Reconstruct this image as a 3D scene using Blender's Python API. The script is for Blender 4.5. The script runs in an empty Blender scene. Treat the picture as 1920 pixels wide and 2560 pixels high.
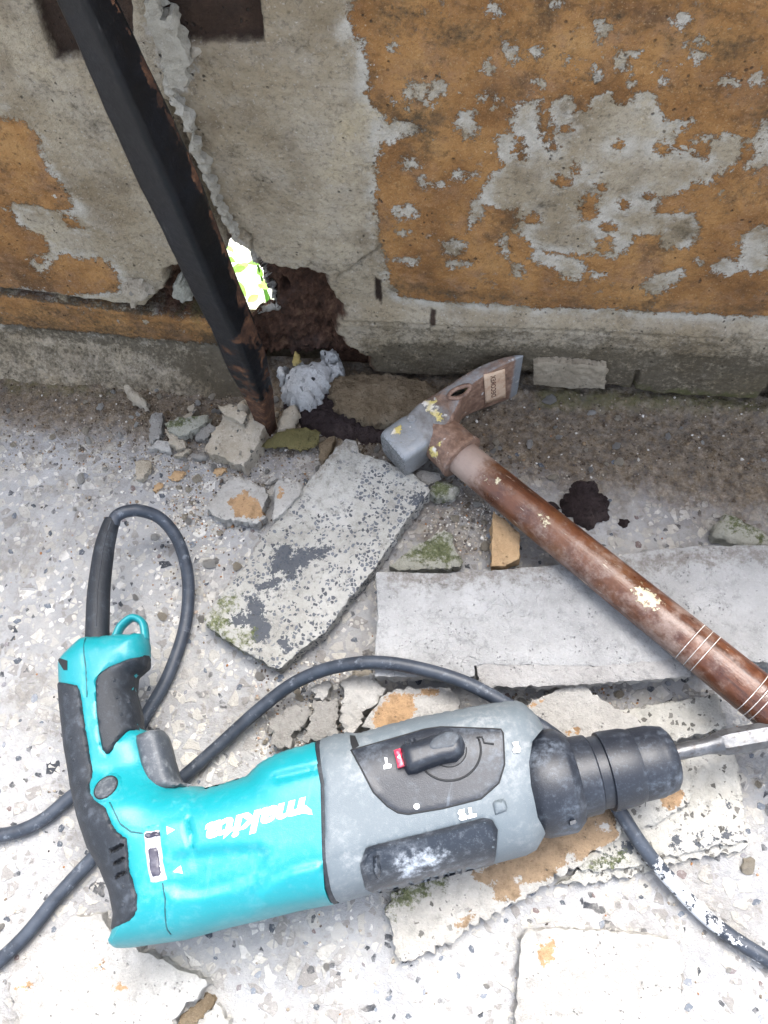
import bpy, bmesh, math, random
import numpy as np
from mathutils import Vector, Matrix
from mathutils.geometry import delaunay_2d_cdt
from mathutils.bvhtree import BVHTree

scene = bpy.context.scene
COL = scene.collection
rnd = random.Random(7)

# ------------------------------------------------------------------ camera
F, CX, CY = 1950.0, 960.0, 1280.0          # focal length and centre, pixels of the 1920 x 2560 picture
CAM_H = 0.52
NADIR = (1095.0, 2130.0)
def cray(p): return np.array([p[0]-CX, p[1]-CY, F])
_d = cray(NADIR); _d /= np.linalg.norm(_d)
_n = np.cross(cray((960, 860)), np.array([1, .07, 0]))
_h = np.cross(_d, _n); _h /= np.linalg.norm(_h)
if _h[0] < 0: _h = -_h
R = np.stack([_h, np.cross(-_d, _h), -_d])  # world = R @ camera vector (x right, y down, z forward)
C0 = np.array([0, 0, CAM_H])
cam = bpy.data.objects.new('camera', bpy.data.cameras.new('camera'))
COL.objects.link(cam); scene.camera = cam
cam.data.sensor_fit = 'VERTICAL'; cam.data.sensor_height = 24.0; cam.data.lens = 24.0*F/2560
cam.data.clip_start = .01; cam.data.clip_end = 100
_cx, _cy, _cz = R[:, 0], -R[:, 1], -R[:, 2]
cam.matrix_world = Matrix(((_cx[0], _cy[0], _cz[0], 0), (_cx[1], _cy[1], _cz[1], 0), (_cx[2], _cy[2], _cz[2], CAM_H), (0, 0, 0, 1)))

# ------------------------------------------------------------------ light
SUN_ELEV, SUN_AZ = 64.0, 12.0              # azimuth from +y (beyond the wall) towards +x
world = bpy.data.worlds.new('World'); scene.world = world; world.use_nodes = True
wn = world.node_tree.nodes; wl = world.node_tree.links
sky = wn.new('ShaderNodeTexSky'); sky.sky_type = 'NISHITA'; sky.sun_disc = False
sky.sun_elevation = math.radians(SUN_ELEV); sky.sun_rotation = math.radians(SUN_AZ)
sky.dust_density = 4.0; sky.ozone_density = .6
hs = wn.new('ShaderNodeHueSaturation'); hs.inputs['Saturation'].default_value = .56
wl.new(sky.outputs[0], hs.inputs['Color']); wl.new(hs.outputs[0], wn['Background'].inputs[0])
wn['Background'].inputs[1].default_value = .15
sun = bpy.data.objects.new('sun', bpy.data.lights.new('sun', 'SUN')); COL.objects.link(sun)
sun.data.energy = 1.5; sun.data.angle = math.radians(40); sun.data.color = (1, .985, .955)
_sd = Vector((math.cos(math.radians(SUN_ELEV))*math.sin(math.radians(SUN_AZ)),
              math.cos(math.radians(SUN_ELEV))*math.cos(math.radians(SUN_AZ)), math.sin(math.radians(SUN_ELEV))))
sun.rotation_euler = _sd.to_track_quat('Z', 'Y').to_euler()
vs = scene.view_settings
scene.display_settings.display_device = 'sRGB'
vs.view_transform = 'Standard'; vs.look = 'None'; vs.gamma = 1; vs.use_curve_mapping = False
vs.exposure = 2.08

# ------------------------------------------------------------------ maths helpers
def at(p, z=0.0):
    r = R @ cray(p); return C0 + (z-CAM_H)/r[2]*r
def aty(p, y):
    r = R @ cray(p); return C0 + y/r[1]*r
def pxscale(p, z):
    return np.linalg.norm(at((p[0]+1, p[1]), z)-at(p, z))
def _hash(ix, iy, s):
    h = (ix.astype(np.int64)*374761393 + iy.astype(np.int64)*668265263 + s*974634533) & 0x7fffffff
    h = ((h ^ (h >> 13))*1274126177) & 0x7fffffff
    return ((h ^ (h >> 16)) & 0xffff)/65535.0
def perlin(x, y, s=0):
    x = np.asarray(x, float); y = np.asarray(y, float)
    ix = np.floor(x); iy = np.floor(y); fx = x-ix; fy = y-iy
    ix = ix.astype(np.int64); iy = iy.astype(np.int64)
    def g(dx, dy):
        a = _hash(ix+dx, iy+dy, s)*2*np.pi
        return np.cos(a)*(fx-dx)+np.sin(a)*(fy-dy)
    u = fx**3*(fx*(fx*6-15)+10); v = fy**3*(fy*(fy*6-15)+10)
    a = g(0, 0)*(1-u)+g(1, 0)*u; b = g(0, 1)*(1-u)+g(1, 1)*u
    return (a*(1-v)+b*v)*1.5
def fbm(x, y, scale, octv=4, s=0, gain=.5):
    r = 0; a = 1.0; f = scale
    for k in range(octv):
        r = r + a*perlin(x*f, y*f, s+k*17); a *= gain; f *= 2.03
    return r
def sstep(a, b, x):
    t = np.clip((x-a)/(b-a), 0, 1); return t*t*(3-2*t)
def sdf(px, py, poly, margin=.03):
    """signed distance, positive inside; far outside returns -margin"""
    poly = np.asarray(poly, float)[:, :2]
    out = np.full(px.shape, -margin)
    lo = poly.min(0)-margin; hi = poly.max(0)+margin
    m = (px > lo[0]) & (px < hi[0]) & (py > lo[1]) & (py < hi[1])
    if not m.any(): return out
    x = px[m]; y = py[m]; d2 = np.full(x.shape, 1e9); ins = np.zeros(x.shape, bool)
    for i in range(len(poly)):
        a = poly[i]; b = poly[(i+1) % len(poly)]; e = b-a
        t = np.clip(((x-a[0])*e[0]+(y-a[1])*e[1])/max(e@e, 1e-14), 0, 1)
        d2 = np.minimum(d2, (x-a[0]-t*e[0])**2+(y-a[1]-t*e[1])**2)
        c = (a[1] > y) != (b[1] > y)
        if a[1] != b[1]:
            ins ^= c & (x < (b[0]-a[0])*(y-a[1])/(b[1]-a[1])+a[0])
    d = np.sqrt(d2); out[m] = np.maximum(np.where(ins, d, -d), -margin)
    return out
def ell(cx, cy, rx, ry, n=14, seed=0, jit=.25, rot=0):
    r = random.Random(seed+int(cx*7+cy*13)); o = []
    for k in range(n):
        a = 2*math.pi*k/n; q = 1+r.uniform(-jit, jit)
        x, y = rx*q*math.cos(a), ry*q*math.sin(a)
        o.append((cx+x*math.cos(rot)-y*math.sin(rot), cy+x*math.sin(rot)+y*math.cos(rot)))
    return o
def zm(x0, y0, s): return lambda pts: [(x0+s*a, y0+s*b) for a, b in pts]
def resample(pts, step, closed=True):
    pts = [np.array(p, float) for p in pts]; out = []
    n = len(pts)
    for i in range(n if closed else n-1):
        a = pts[i]; b = pts[(i+1) % n]; k = max(1, int(round(np.linalg.norm(b-a)/step)))
        for j in range(k): out.append(a+(b-a)*j/k)
    if not closed: out.append(pts[-1])
    return out
def catmull(pts, per=8, closed=False):
    P = [np.array(p, float) for p in pts]; n = len(P); out = []
    for i in range(n if closed else n-1):
        if closed: a, b, c, d = P[i-1], P[i], P[(i+1) % n], P[(i+2) % n]
        else: a, b, c, d = P[max(i-1, 0)], P[i], P[i+1], P[min(i+2, n-1)]
        for j in range(per):
            t = j/per
            out.append(.5*((2*b)+(-a+c)*t+(2*a-5*b+4*c-d)*t*t+(-a+3*b-3*c+d)*t**3))
    if not closed: out.append(P[-1])
    return out

# ------------------------------------------------------------------ object helpers
def link_mesh(name, verts, faces, mat, parent=None, attrs=None, smooth=True, origin=None):
    o0 = np.array(origin if origin is not None else (parent.location if parent is not None and parent.type == 'EMPTY' else (0, 0, 0)), float)
    if parent is not None and parent.type != 'EMPTY' and origin is None:
        o0 = np.array(world_loc(parent))
    v = np.asarray(verts, float)-o0
    me = bpy.data.meshes.new(name)
    if isinstance(faces, np.ndarray):
        n, k = faces.shape
        me.vertices.add(len(v)); me.vertices.foreach_set('co', v.astype(np.float32).ravel())
        me.loops.add(n*k); me.polygons.add(n)
        me.loops.foreach_set('vertex_index', faces.astype(np.int32).ravel())
        me.polygons.foreach_set('loop_start', np.arange(0, n*k, k, dtype=np.int32))
        me.update(calc_edges=True); me.validate()
    else:
        me.from_pydata(v.tolist(), [], [list(f) for f in faces])
    if smooth: me.polygons.foreach_set('use_smooth', np.ones(len(me.polygons), bool))
    if attrs:
        for k, a in attrs.items():
            at_ = me.attributes.new(k, 'FLOAT', 'POINT'); at_.data.foreach_set('value', np.asarray(a, np.float32))
    if mat is not None: me.materials.append(mat)
    me.update()
    ob = bpy.data.objects.new(name, me); COL.objects.link(ob)
    if parent is not None: ob.parent = parent
    else: ob.location = o0
    if parent is not None and origin is not None: ob.location = o0-np.array(world_loc(parent))
    return ob
def world_loc(o):
    l = Vector(o.location)
    while o.parent is not None: o = o.parent; l += o.location
    return l
def tag(o, label, cat, group=None):
    o['label'] = label; o['category'] = cat
    if group: o['group'] = group
    return o
def thing(name, loc, label, cat, group=None):
    e = bpy.data.objects.new(name, None); COL.objects.link(e); e.location = loc
    e.empty_display_size = .02
    return tag(e, label, cat, group)
def cdt(outline, inner):
    """triangulate polygon + interior points -> uv array, triangles (ccw), border edges"""
    n = len(outline); vs_ = [Vector((float(p[0]), float(p[1]))) for p in outline]+[Vector((float(p[0]), float(p[1]))) for p in inner]
    v, e, f, *_ = delaunay_2d_cdt(vs_, [], [list(range(n))], 1, 1e-7)
    uv = np.array([(p.x, p.y) for p in v]); tri = []
    for t in f:
        if len(t) != 3: continue
        a, b, c = uv[t[0]], uv[t[1]], uv[t[2]]
        cr = (b[0]-a[0])*(c[1]-a[1])-(b[1]-a[1])*(c[0]-a[0])
        tri.append(tuple(t) if cr > 0 else (t[0], t[2], t[1]))
    cnt = {}
    for t in tri:
        for k in range(3):
            cnt[(t[k], t[(k+1) % 3])] = 1
    border = [k for k in cnt if (k[1], k[0]) not in cnt]
    return uv, tri, border
def fill_pts(outline, step, seed=1, keep=.45):
    o = np.array(outline)[:, :2]; lo = o.min(0); hi = o.max(0); r = np.random.RandomState(seed)
    gx, gy = np.meshgrid(np.arange(lo[0], hi[0], step), np.arange(lo[1], hi[1], step*.87))
    gx = gx.copy(); gx[1::2] += step/2
    gx = gx.ravel()+r.uniform(-.2, .2, gx.size)*step; gy = gy.ravel()+r.uniform(-.2, .2, gy.size)*step
    d = sdf(gx, gy, o); m = d > step*keep
    return np.stack([gx[m], gy[m]], 1)
def area2(o):
    o = np.array(o)[:, :2]; x, y = o[:, 0], o[:, 1]
    return np.sum(x*np.roll(y, -1)-y*np.roll(x, -1))

def solid(name, outline3, mat, parent=None, thick=.012, step=.0022, amp=.0009, jag=.0008, rnd_edge=.0008, er=.0009, dome=0.0,
          masks=None, wall=False, seed=0, side=.0014, zfun=None, nscale=230, smooth=True, flare=0.0, chips=0.0):
    """broken slab: outline3 = world points of the top (or front) face's edge; sides go straight down (or back) by thick"""
    o = np.array(outline3, float)
    if wall: U, V, Wd = o[:, 0], o[:, 2], -o[:, 1]
    else: U, V, Wd = o[:, 0], o[:, 1], o[:, 2]
    A = np.stack([U, V, np.ones_like(U)], 1)
    pl = np.linalg.lstsq(A, Wd, rcond=None)[0] if len(o) > 3 and np.ptp(Wd) > 1e-5 else np.array([0, 0, Wd.mean()])
    out = [np.array((a, b)) for a, b in zip(U, V)]
    if area2(out) < 0: out = out[::-1]
    out = resample(out, step)
    q = np.array(out); nx = np.roll(q, -1, 0)-np.roll(q, 1, 0); nx /= np.linalg.norm(nx, axis=1)[:, None]+1e-9
    nrm = np.stack([nx[:, 1], -nx[:, 0]], 1)
    j = fbm(q[:, 0]+seed*.37, q[:, 1], 230, 4, seed, .62)*jag*1.5
    if chips: j = j-chips*np.clip(fbm(q[:, 0]-seed*.2, q[:, 1], 105, 3, seed+5)-.12, 0, 1)*.8
    q = q+nrm*j[:, None]
    uv, tri, border = cdt(q, fill_pts(q, step, seed))
    d = np.maximum(sdf(uv[:, 0], uv[:, 1], q), 0)
    N = len(uv)
    w = pl[0]*uv[:, 0]+pl[1]*uv[:, 1]+pl[2]
    if zfun is not None: w = w+zfun(uv[:, 0], uv[:, 1])
    dm = max(d.max(), 1e-6)
    w = w+dome*(np.sqrt(np.clip(1-(1-np.clip(d/dm, 0, 1))**2, 0, 1))-1)
    w = w+amp*fbm(uv[:, 0]+seed*1.3, uv[:, 1], nscale, 4, seed)-rnd_edge*np.exp(-d/er)
    base = pl[0]*uv[:, 0]+pl[1]*uv[:, 1]+pl[2]-thick
    bl = [b[0] for b in border]; bset = {v: i for i, v in enumerate(bl)}
    bn = np.zeros((len(bl), 2))
    for a, b in border:
        e = uv[b]-uv[a]; nn = np.array([e[1], -e[0]]); nn /= np.linalg.norm(nn)+1e-9
        bn[bset[a]] += nn
        if b in bset: bn[bset[b]] += nn
    bn /= np.linalg.norm(bn, axis=1)[:, None]+1e-9
    bl = np.array(bl)
    verts = [np.column_stack([uv, w])]; faces = list(tri); dist = [d]; prev = {v: v for v in bl}; off = N
    levels = [.25, .6, 1.0] if thick < .02 else [.15, .4, .7, 1.0]
    for k, f in enumerate(levels):
        wz = w[bl]*(1-f)+base[bl]*f
        so = side*fbm(uv[bl, 0]*3+k*.9, uv[bl, 1]*3+k*1.7, 90, 3, seed+9)*1.5+flare*f
        p = uv[bl]+bn*so[:, None]
        verts.append(np.column_stack([p, wz])); dist.append(np.zeros(len(bl))-.0001)
        cur = {v: off+i for i, v in enumerate(bl)}
        for a, b in border: faces.append((prev[b], prev[a], cur[a], cur[b]))
        prev = cur; off += len(bl)
    # bottom
    mp = np.arange(N); 
    bot = np.column_stack([uv, base]); verts.append(bot); dist.append(np.zeros(N))
    for a, b, c in tri:
        f = [prev.get(i, off+i) for i in (c, b, a)]; faces.append(tuple(f))
    P = np.vstack(verts); dist = np.concatenate(dist)
    att = {k: np.full(len(P), -.03) for k in ('ochre', 'dark', 'moss', 'white', 'soil')}
    for k, polys in (masks or {}).items():
        s = np.full(len(P), -.03)
        for g in polys: s = np.maximum(s, sdf(P[:, 0], P[:, 1], g))
        att[k] = s
    att['edge'] = dist
    if wall: W3 = np.column_stack([P[:, 0], -P[:, 2], P[:, 1]])
    else: W3 = P
    org = np.array([W3[:, 0].mean(), W3[:, 1].mean(), W3[:, 2].min()]) if parent is None else None
    ob = link_mesh(name, W3, faces, mat, parent, att, smooth, org); sharp(ob, 40); return ob
def plane_pts(px, z0, tilt=None):
    """pixels -> world points on the plane z = z0 + gx*(x-x0) + gy*(y-y0)"""
    out = []
    c = at((sum(p[0] for p in px)/len(px), sum(p[1] for p in px)/len(px)), z0)
    for p in px:
        z = z0
        for _ in range(5):
            w = at(p, z)
            if tilt: z = z0+tilt[0]*(w[0]-c[0])+tilt[1]*(w[1]-c[1])
        out.append(at(p, z))
    return out
def lathe(name, p0, p1, prof, mat, parent, seg=48, caps=True):
    """prof = [(t, radius)] along p0 -> p1"""
    p0 = np.array(p0); p1 = np.array(p1); ax = p1-p0; L = np.linalg.norm(ax); ax /= L
    u = np.cross(ax, (0, 0, 1.) if abs(ax[2]) < .9 else (1., 0, 0)); u /= np.linalg.norm(u); v = np.cross(u, ax)
    V = []; Fc = []
    for t, r in prof:
        for k in range(seg):
            a = 2*math.pi*k/seg; V.append(p0+ax*L*t+(u*math.cos(a)+v*math.sin(a))*r)
    m = len(prof)
    for i in range(m-1):
        for k in range(seg):
            k2 = (k+1) % seg; Fc.append((i*seg+k, i*seg+k2, (i+1)*seg+k2, (i+1)*seg+k))
    if caps: Fc.append(tuple(range(seg))[::-1]); Fc.append(tuple((m-1)*seg+k for k in range(seg)))
    ob = link_mesh(name, V, Fc, mat, parent)
    bm = bmesh.new(); bm.from_mesh(ob.data); bmesh.ops.recalc_face_normals(bm, faces=bm.faces); bm.to_mesh(ob.data); bm.free()
    sharp(ob, 40)
    return ob
def sharp(ob, deg):
    ob.data.set_sharp_from_angle(angle=math.radians(deg))
def tube(name, pts, rad, mat, parent, seg=14, attrs=None, flat=1.0):
    P = [np.array(p, float) for p in pts]; n = len(P); V = []; Fc = []; T = []
    for i in range(n):
        t = P[min(i+1, n-1)]-P[max(i-1, 0)]; T.append(t/(np.linalg.norm(t)+1e-12))
    for i in range(n):
        u = np.cross(T[i], (0, 0, 1.)); u /= np.linalg.norm(u)+1e-9; v = np.cross(u, T[i])
        r = rad[i] if hasattr(rad, '__len__') else rad
        for k in range(seg):
            a = 2*math.pi*k/seg; V.append(P[i]+u*r*math.cos(a)+v*r*flat*math.sin(a))
    for i in range(n-1):
        for k in range(seg):
            k2 = (k+1) % seg; Fc.append((i*seg+k, i*seg+k2, (i+1)*seg+k2, (i+1)*seg+k))
    Fc.append(tuple(range(seg))[::-1]); Fc.append(tuple((n-1)*seg+k for k in range(seg)))
    at_ = None
    if attrs: at_ = {k: np.repeat(np.asarray(a), seg) for k, a in attrs.items()}
    ob = link_mesh(name, V, Fc, mat, parent, at_)
    bm = bmesh.new(); bm.from_mesh(ob.data); bmesh.ops.recalc_face_normals(bm, faces=bm.faces); bm.to_mesh(ob.data); bm.free()
    return ob

# ------------------------------------------------------------------ material helpers
class M:
    def __init__(s, name):
        s.m = bpy.data.materials.new(name); s.m.use_nodes = True; s.t = s.m.node_tree; s.t.nodes.clear()
        s.co = s.t.nodes.new('ShaderNodeTexCoord').outputs['Object']; s.bump = None
    def set(s, sock, v):
        if hasattr(v, 'is_output'): s.t.links.new(v, sock)
        elif isinstance(v, (tuple, list)) and len(v) == 3 and sock.type == 'RGBA': sock.default_value = (*v, 1)
        else: sock.default_value = v
    def noise(s, scale, detail=4, rough=.6, dist=0, vec=None, off=None):
        n = s.t.nodes.new('ShaderNodeTexNoise'); n.inputs['Scale'].default_value = scale; n.inputs['Detail'].default_value = detail
        n.inputs['Roughness'].default_value = rough; n.inputs['Distortion'].default_value = dist
        v = vec or s.co
        if off is not None: v = s.vadd(v, off)
        s.t.links.new(v, n.inputs['Vector']); return n.outputs['Fac']
    def vadd(s, v, off):
        n = s.t.nodes.new('ShaderNodeVectorMath'); n.operation = 'ADD'; s.t.links.new(v, n.inputs[0]); n.inputs[1].default_value = off; return n.outputs[0]
    def vscale(s, v, sc):
        n = s.t.nodes.new('ShaderNodeVectorMath'); n.operation = 'MULTIPLY'; s.t.links.new(v, n.inputs[0]); n.inputs[1].default_value = sc; return n.outputs[0]
    def warp(s, scale, amount):
        n = s.t.nodes.new('ShaderNodeTexNoise'); n.inputs['Scale'].default_value = scale; n.inputs['Detail'].default_value = 2
        s.t.links.new(s.co, n.inputs['Vector'])
        a = s.t.nodes.new('ShaderNodeVectorMath'); a.operation = 'SUBTRACT'; s.t.links.new(n.outputs['Color'], a.inputs[0]); a.inputs[1].default_value = (.5, .5, .5)
        b = s.t.nodes.new('ShaderNodeVectorMath'); b.operation = 'MULTIPLY_ADD'; s.t.links.new(a.outputs[0], b.inputs[0]); b.inputs[1].default_value = (amount,)*3
        s.t.links.new(s.co, b.inputs[2]); return b.outputs[0]
    def voro(s, scale, feature='F1', vec=None, rand=1.0, out='Distance'):
        n = s.t.nodes.new('ShaderNodeTexVoronoi'); n.feature = feature; n.inputs['Scale'].default_value = scale; n.inputs['Randomness'].default_value = rand
        s.t.links.new(vec or s.co, n.inputs['Vector']); return n.outputs[out]
    def attr(s, name):
        n = s.t.nodes.new('ShaderNodeAttribute'); n.attribute_name = name; return n.outputs['Fac']
    def rand(s): return s.t.nodes.new('ShaderNodeObjectInfo').outputs['Random']
    def rot(s, v, ang):
        n = s.t.nodes.new('ShaderNodeVectorRotate'); n.rotation_type = 'Z_AXIS'; s.t.links.new(v, n.inputs[0]); n.inputs['Angle'].default_value = ang; return n.outputs[0]
    def math(s, op, a, b=0.0):
        n = s.t.nodes.new('ShaderNodeMath'); n.operation = op; s.set(n.inputs[0], a); s.set(n.inputs[1], b); return n.outputs[0]
    def add(s, a, b): return s.math('ADD', a, b)
    def mul(s, a, b): return s.math('MULTIPLY', a, b)
    def sm(s, v, lo, hi, a=0.0, b=1.0):
        n = s.t.nodes.new('ShaderNodeMapRange'); n.interpolation_type = 'SMOOTHSTEP'
        s.set(n.inputs[0], v); n.inputs[1].default_value = lo; n.inputs[2].default_value = hi; n.inputs[3].default_value = a; n.inputs[4].default_value = b
        return n.outputs[0]
    def mix(s, fac, a, b, blend='MIX'):
        n = s.t.nodes.new('ShaderNodeMix'); n.data_type = 'RGBA'; n.blend_type = blend
        s.set(n.inputs[0], fac); s.set(n.inputs[6], a); s.set(n.inputs[7], b); return n.outputs[2]
    def sep(s, c):
        n = s.t.nodes.new('ShaderNodeSeparateColor'); s.t.links.new(c, n.inputs[0]); return n.outputs
    def ramp(s, fac, stops, const=False):
        n = s.t.nodes.new('ShaderNodeValToRGB'); s.set(n.inputs[0], fac); cr = n.color_ramp
        if const: cr.interpolation = 'CONSTANT'
        while len(cr.elements) < len(stops): cr.elements.new(.5)
        for e, (p, c) in zip(cr.elements, stops): e.position = p; e.color = (*c, 1)
        return n.outputs[0]
    def bmp(s, h, dist, strength=1.0):
        n = s.t.nodes.new('ShaderNodeBump'); n.inputs['Distance'].default_value = dist; n.inputs['Strength'].default_value = strength
        s.set(n.inputs['Height'], h)
        if s.bump is not None: s.t.links.new(s.bump, n.inputs['Normal'])
        s.bump = n.outputs[0]
    def done(s, color, rough=.8, metal=0.0, spec=.5, coat=0.0, **kw):
        b = s.t.nodes.new('ShaderNodeBsdfPrincipled'); o = s.t.nodes.new('ShaderNodeOutputMaterial')
        s.set(b.inputs['Base Color'], color); s.set(b.inputs['Roughness'], rough); s.set(b.inputs['Metallic'], metal)
        b.inputs['Specular IOR Level'].default_value = spec; s.set(b.inputs['Coat Weight'], coat)
        for k, v in kw.items(): s.set(b.inputs[k.replace('_', ' ')], v)
        if s.bump is not None: s.t.links.new(s.bump, b.inputs['Normal'])
        s.t.links.new(b.outputs[0], o.inputs['Surface']); s.b = b
        return s.m

def mat_wall():
    m = M('weathered_plaster')
    n1 = m.noise(9, 5, .62); n2 = m.noise(38, 6, .7); n3 = m.noise(320, 5, .75); n4 = m.noise(900, 3, .7)
    grey = m.ramp(n1, [(.30, (.225, .172, .108)), (.44, (.340, .275, .185)), (.57, (.450, .385, .285)), (.72, (.545, .445, .280))])
    grey = m.mix(m.sm(n2, .42, .68, 0, .55), grey, (.41, .365, .30))
    grey = m.mix(m.sm(m.noise(24, 5, .65, off=(3, 1, 2)), .50, .68, 0, .65), grey, (.20, .155, .10))
    grey = m.mix(m.sm(n3, .48, .68, 0, .55), grey, (.11, .092, .070))
    grey = m.mix(m.sm(m.noise(600, 2, .6, off=(1, 7, 2)), .60, .72, 0, .5), grey, (.55, .51, .45))
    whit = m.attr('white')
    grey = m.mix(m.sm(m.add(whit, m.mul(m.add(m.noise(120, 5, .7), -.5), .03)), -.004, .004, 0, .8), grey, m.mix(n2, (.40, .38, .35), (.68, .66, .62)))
    # paint with flaking
    wob = m.add(m.mul(m.add(m.noise(70, 6, .76), -.5), .018), m.mul(m.add(m.noise(380, 5, .8), -.5), .018))
    pd = m.add(m.attr('paint'), wob)
    flake = m.noise(62, 5, .62, off=(5, 5, 5)); pd = m.add(pd, m.mul(m.sm(flake, .655, .70), -.03))
    flake2 = m.noise(150, 5, .65, off=(9, 2, 5)); pd = m.add(pd, m.mul(m.mul(m.sm(flake2, .66, .72), m.sm(n1, .45, .6)), -.02))
    pm = m.sm(pd, -.0006, .0008); worn = m.sm(m.noise(210, 6, .8, off=(2, 9, 2)), .56, .64, 0, .75)
    pm = m.mul(pm, m.math('SUBTRACT', 1.0, m.mul(worn, m.sm(m.noise(22, 5, .7, off=(4, 2, 9)), .50, .62))))
    och = m.ramp(m.noise(17, 6, .65, off=(2, 0, 4)), [(.30, (.130, .066, .028)), (.42, (.270, .132, .048)), (.54, (.400, .208, .076)), (.72, (.510, .300, .125))])
    och = m.mix(m.sm(m.noise(40, 6, .74, off=(0, 4, 4)), .48, .66, 0, .75), och, (.33, .19, .105))
    och = m.mix(m.sm(m.noise(26, 6, .75, off=(8, 4, 1)), .50, .65, 0, .82), och, (.115, .066, .034))
    och = m.mix(m.sm(n3, .50, .68, 0, .60), och, (.15, .08, .033))
    och = m.mix(m.sm(n4, .56, .70, 0, .45), och, (.60, .43, .25))
    grey = m.mix(m.mul(m.sm(m.attr('paint'), -.010, -.001), m.sm(n2, .40, .62)), grey, (.56, .525, .46))
    col = m.mix(pm, grey, och)
    dirt = m.sm(m.add(m.attr('dirt'), m.add(m.mul(m.add(m.noise(60, 6, .78, off=(1, 1, 0)), -.5), 1.5), m.mul(m.add(n3, -.5), m.mul(m.attr('dirt'), 2.2)))), .15, .95)
    col = m.mix(m.mul(dirt, .85), col, m.mix(n2, (.030, .025, .018), (.105, .085, .055)))
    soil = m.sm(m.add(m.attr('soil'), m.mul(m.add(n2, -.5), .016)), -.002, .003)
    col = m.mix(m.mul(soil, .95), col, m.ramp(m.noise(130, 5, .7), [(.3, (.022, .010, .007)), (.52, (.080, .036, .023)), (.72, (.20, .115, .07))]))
    brown = m.sm(m.add(m.attr('brown'), m.mul(m.add(n2, -.5), .006)), -.001, .001)
    col = m.mix(m.mul(brown, .95), col, m.ramp(m.noise(60, 5, .7), [(.3, (.018, .010, .008)), (.6, (.045, .025, .018)), (.8, (.09, .052, .034))]))
    moss = m.sm(m.add(m.attr('moss'), m.mul(m.add(m.noise(80, 5, .7, off=(4, 4, 4)), -.5), .03)), 0, .008)
    col = m.mix(m.mul(moss, .65), col, (.10, .105, .035))
    pit = m.voro(210, vec=m.warp(90, .006)); pits = m.mul(m.sm(pit, .06, .22, 1, 0), m.sm(m.noise(55, 3), .52, .6))
    col = m.mix(m.mul(pits, .75), col, (.05, .042, .034))
    crack = m.mul(m.sm(m.voro(52, 'DISTANCE_TO_EDGE', vec=m.warp(60, .02)), .004, .018, 1, 0), m.sm(m.noise(14, 2, off=(6, 6, 6)), .60, .70))
    col = m.mix(m.mul(crack, .35), col, (.06, .05, .04))
    m.bmp(m.add(m.noise(130, 6, .80), m.add(m.mul(pm, .28), m.mul(pits, -.5))), .0050, 1.0)
    return m.done(col, .92, spec=.2)

def terrazzo(m, sc1, dark_frac, base, lo=.0):
    """colour of stone chips in cement; returns (colour, chip mask)"""
    w = m.warp(sc1*.9, .55/sc1)
    c = m.voro(sc1, vec=w, out='Color'); e = m.voro(sc1, 'DISTANCE_TO_EDGE', vec=w); s3 = m.sep(c)
    chip = m.mul(m.sm(e, .10, .15), m.sm(s3[0], .50, .52))
    cc = m.ramp(s3[1], [(0, (.055, .060, .070)), (dark_frac, (.30, .285, .27)), (dark_frac+.22, (.50, .48, .44)), (.62, (.62, .59, .53)), (.85, (.72, .70, .66))], const=True)
    return m.mix(chip, base, cc), chip

def mat_floor():
    m = M('worn_terrazzo')
    n1 = m.noise(14, 5, .6); n2 = m.noise(110, 6, .7); n3 = m.noise(700, 4, .7)
    base = m.ramp(n1, [(.3, (.325, .325, .330)), (.5, (.41, .41, .415)), (.7, (.495, .495, .50))])
    base = m.mix(m.sm(n2, .45, .7, 0, .5), base, (.32, .30, .275))
    col, chip = terrazzo(m, 104, .05, base)
    c2, chip2 = terrazzo(m, 260, .09, col)
    col = m.mix(m.sm(n2, .35, .55, .35, 1), col, c2)
    col = m.mix(m.sm(n3, .55, .75, 0, .4), col, (.62, .60, .57))
    dust = m.sm(m.noise(30, 6, .7, off=(3, 3, 0)), .46, .66, 0, .60)
    col = m.mix(dust, col, (.50, .48, .45))
    col = m.mix(m.mul(m.sm(m.noise(11, 6, .72, off=(1, 5, 0)), .50, .66), m.sm(n2, .35, .6, .3, .75)), col, (.25, .235, .215))
    soil = m.sm(m.add(m.attr('soil'), m.mul(m.add(m.noise(45, 6, .75, off=(5, 1, 0)), -.5), 1.1)), .12, .95)
    brown = m.ramp(m.noise(150, 6, .80), [(.32, (.040, .027, .016)), (.47, (.120, .084, .048)), (.60, (.24, .18, .115)), (.72, (.40, .33, .25))])
    col = m.mix(m.mul(soil, m.sm(m.noise(190, 5, .8, off=(8, 0, 0)), .34, .60, .98, .80)), col, brown)
    green = m.sm(m.add(m.attr('moss'), m.mul(m.add(n2, -.5), 1.2)), .35, .9)
    col = m.mix(m.mul(green, .6), col, (.10, .10, .03))
    m.bmp(m.add(m.noise(140, 6, .80), m.mul(chip, .15)), .0050, 1.0)
    return m.done(col, m.sm(n2, .3, .7, .72, .95), spec=.25)

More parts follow.
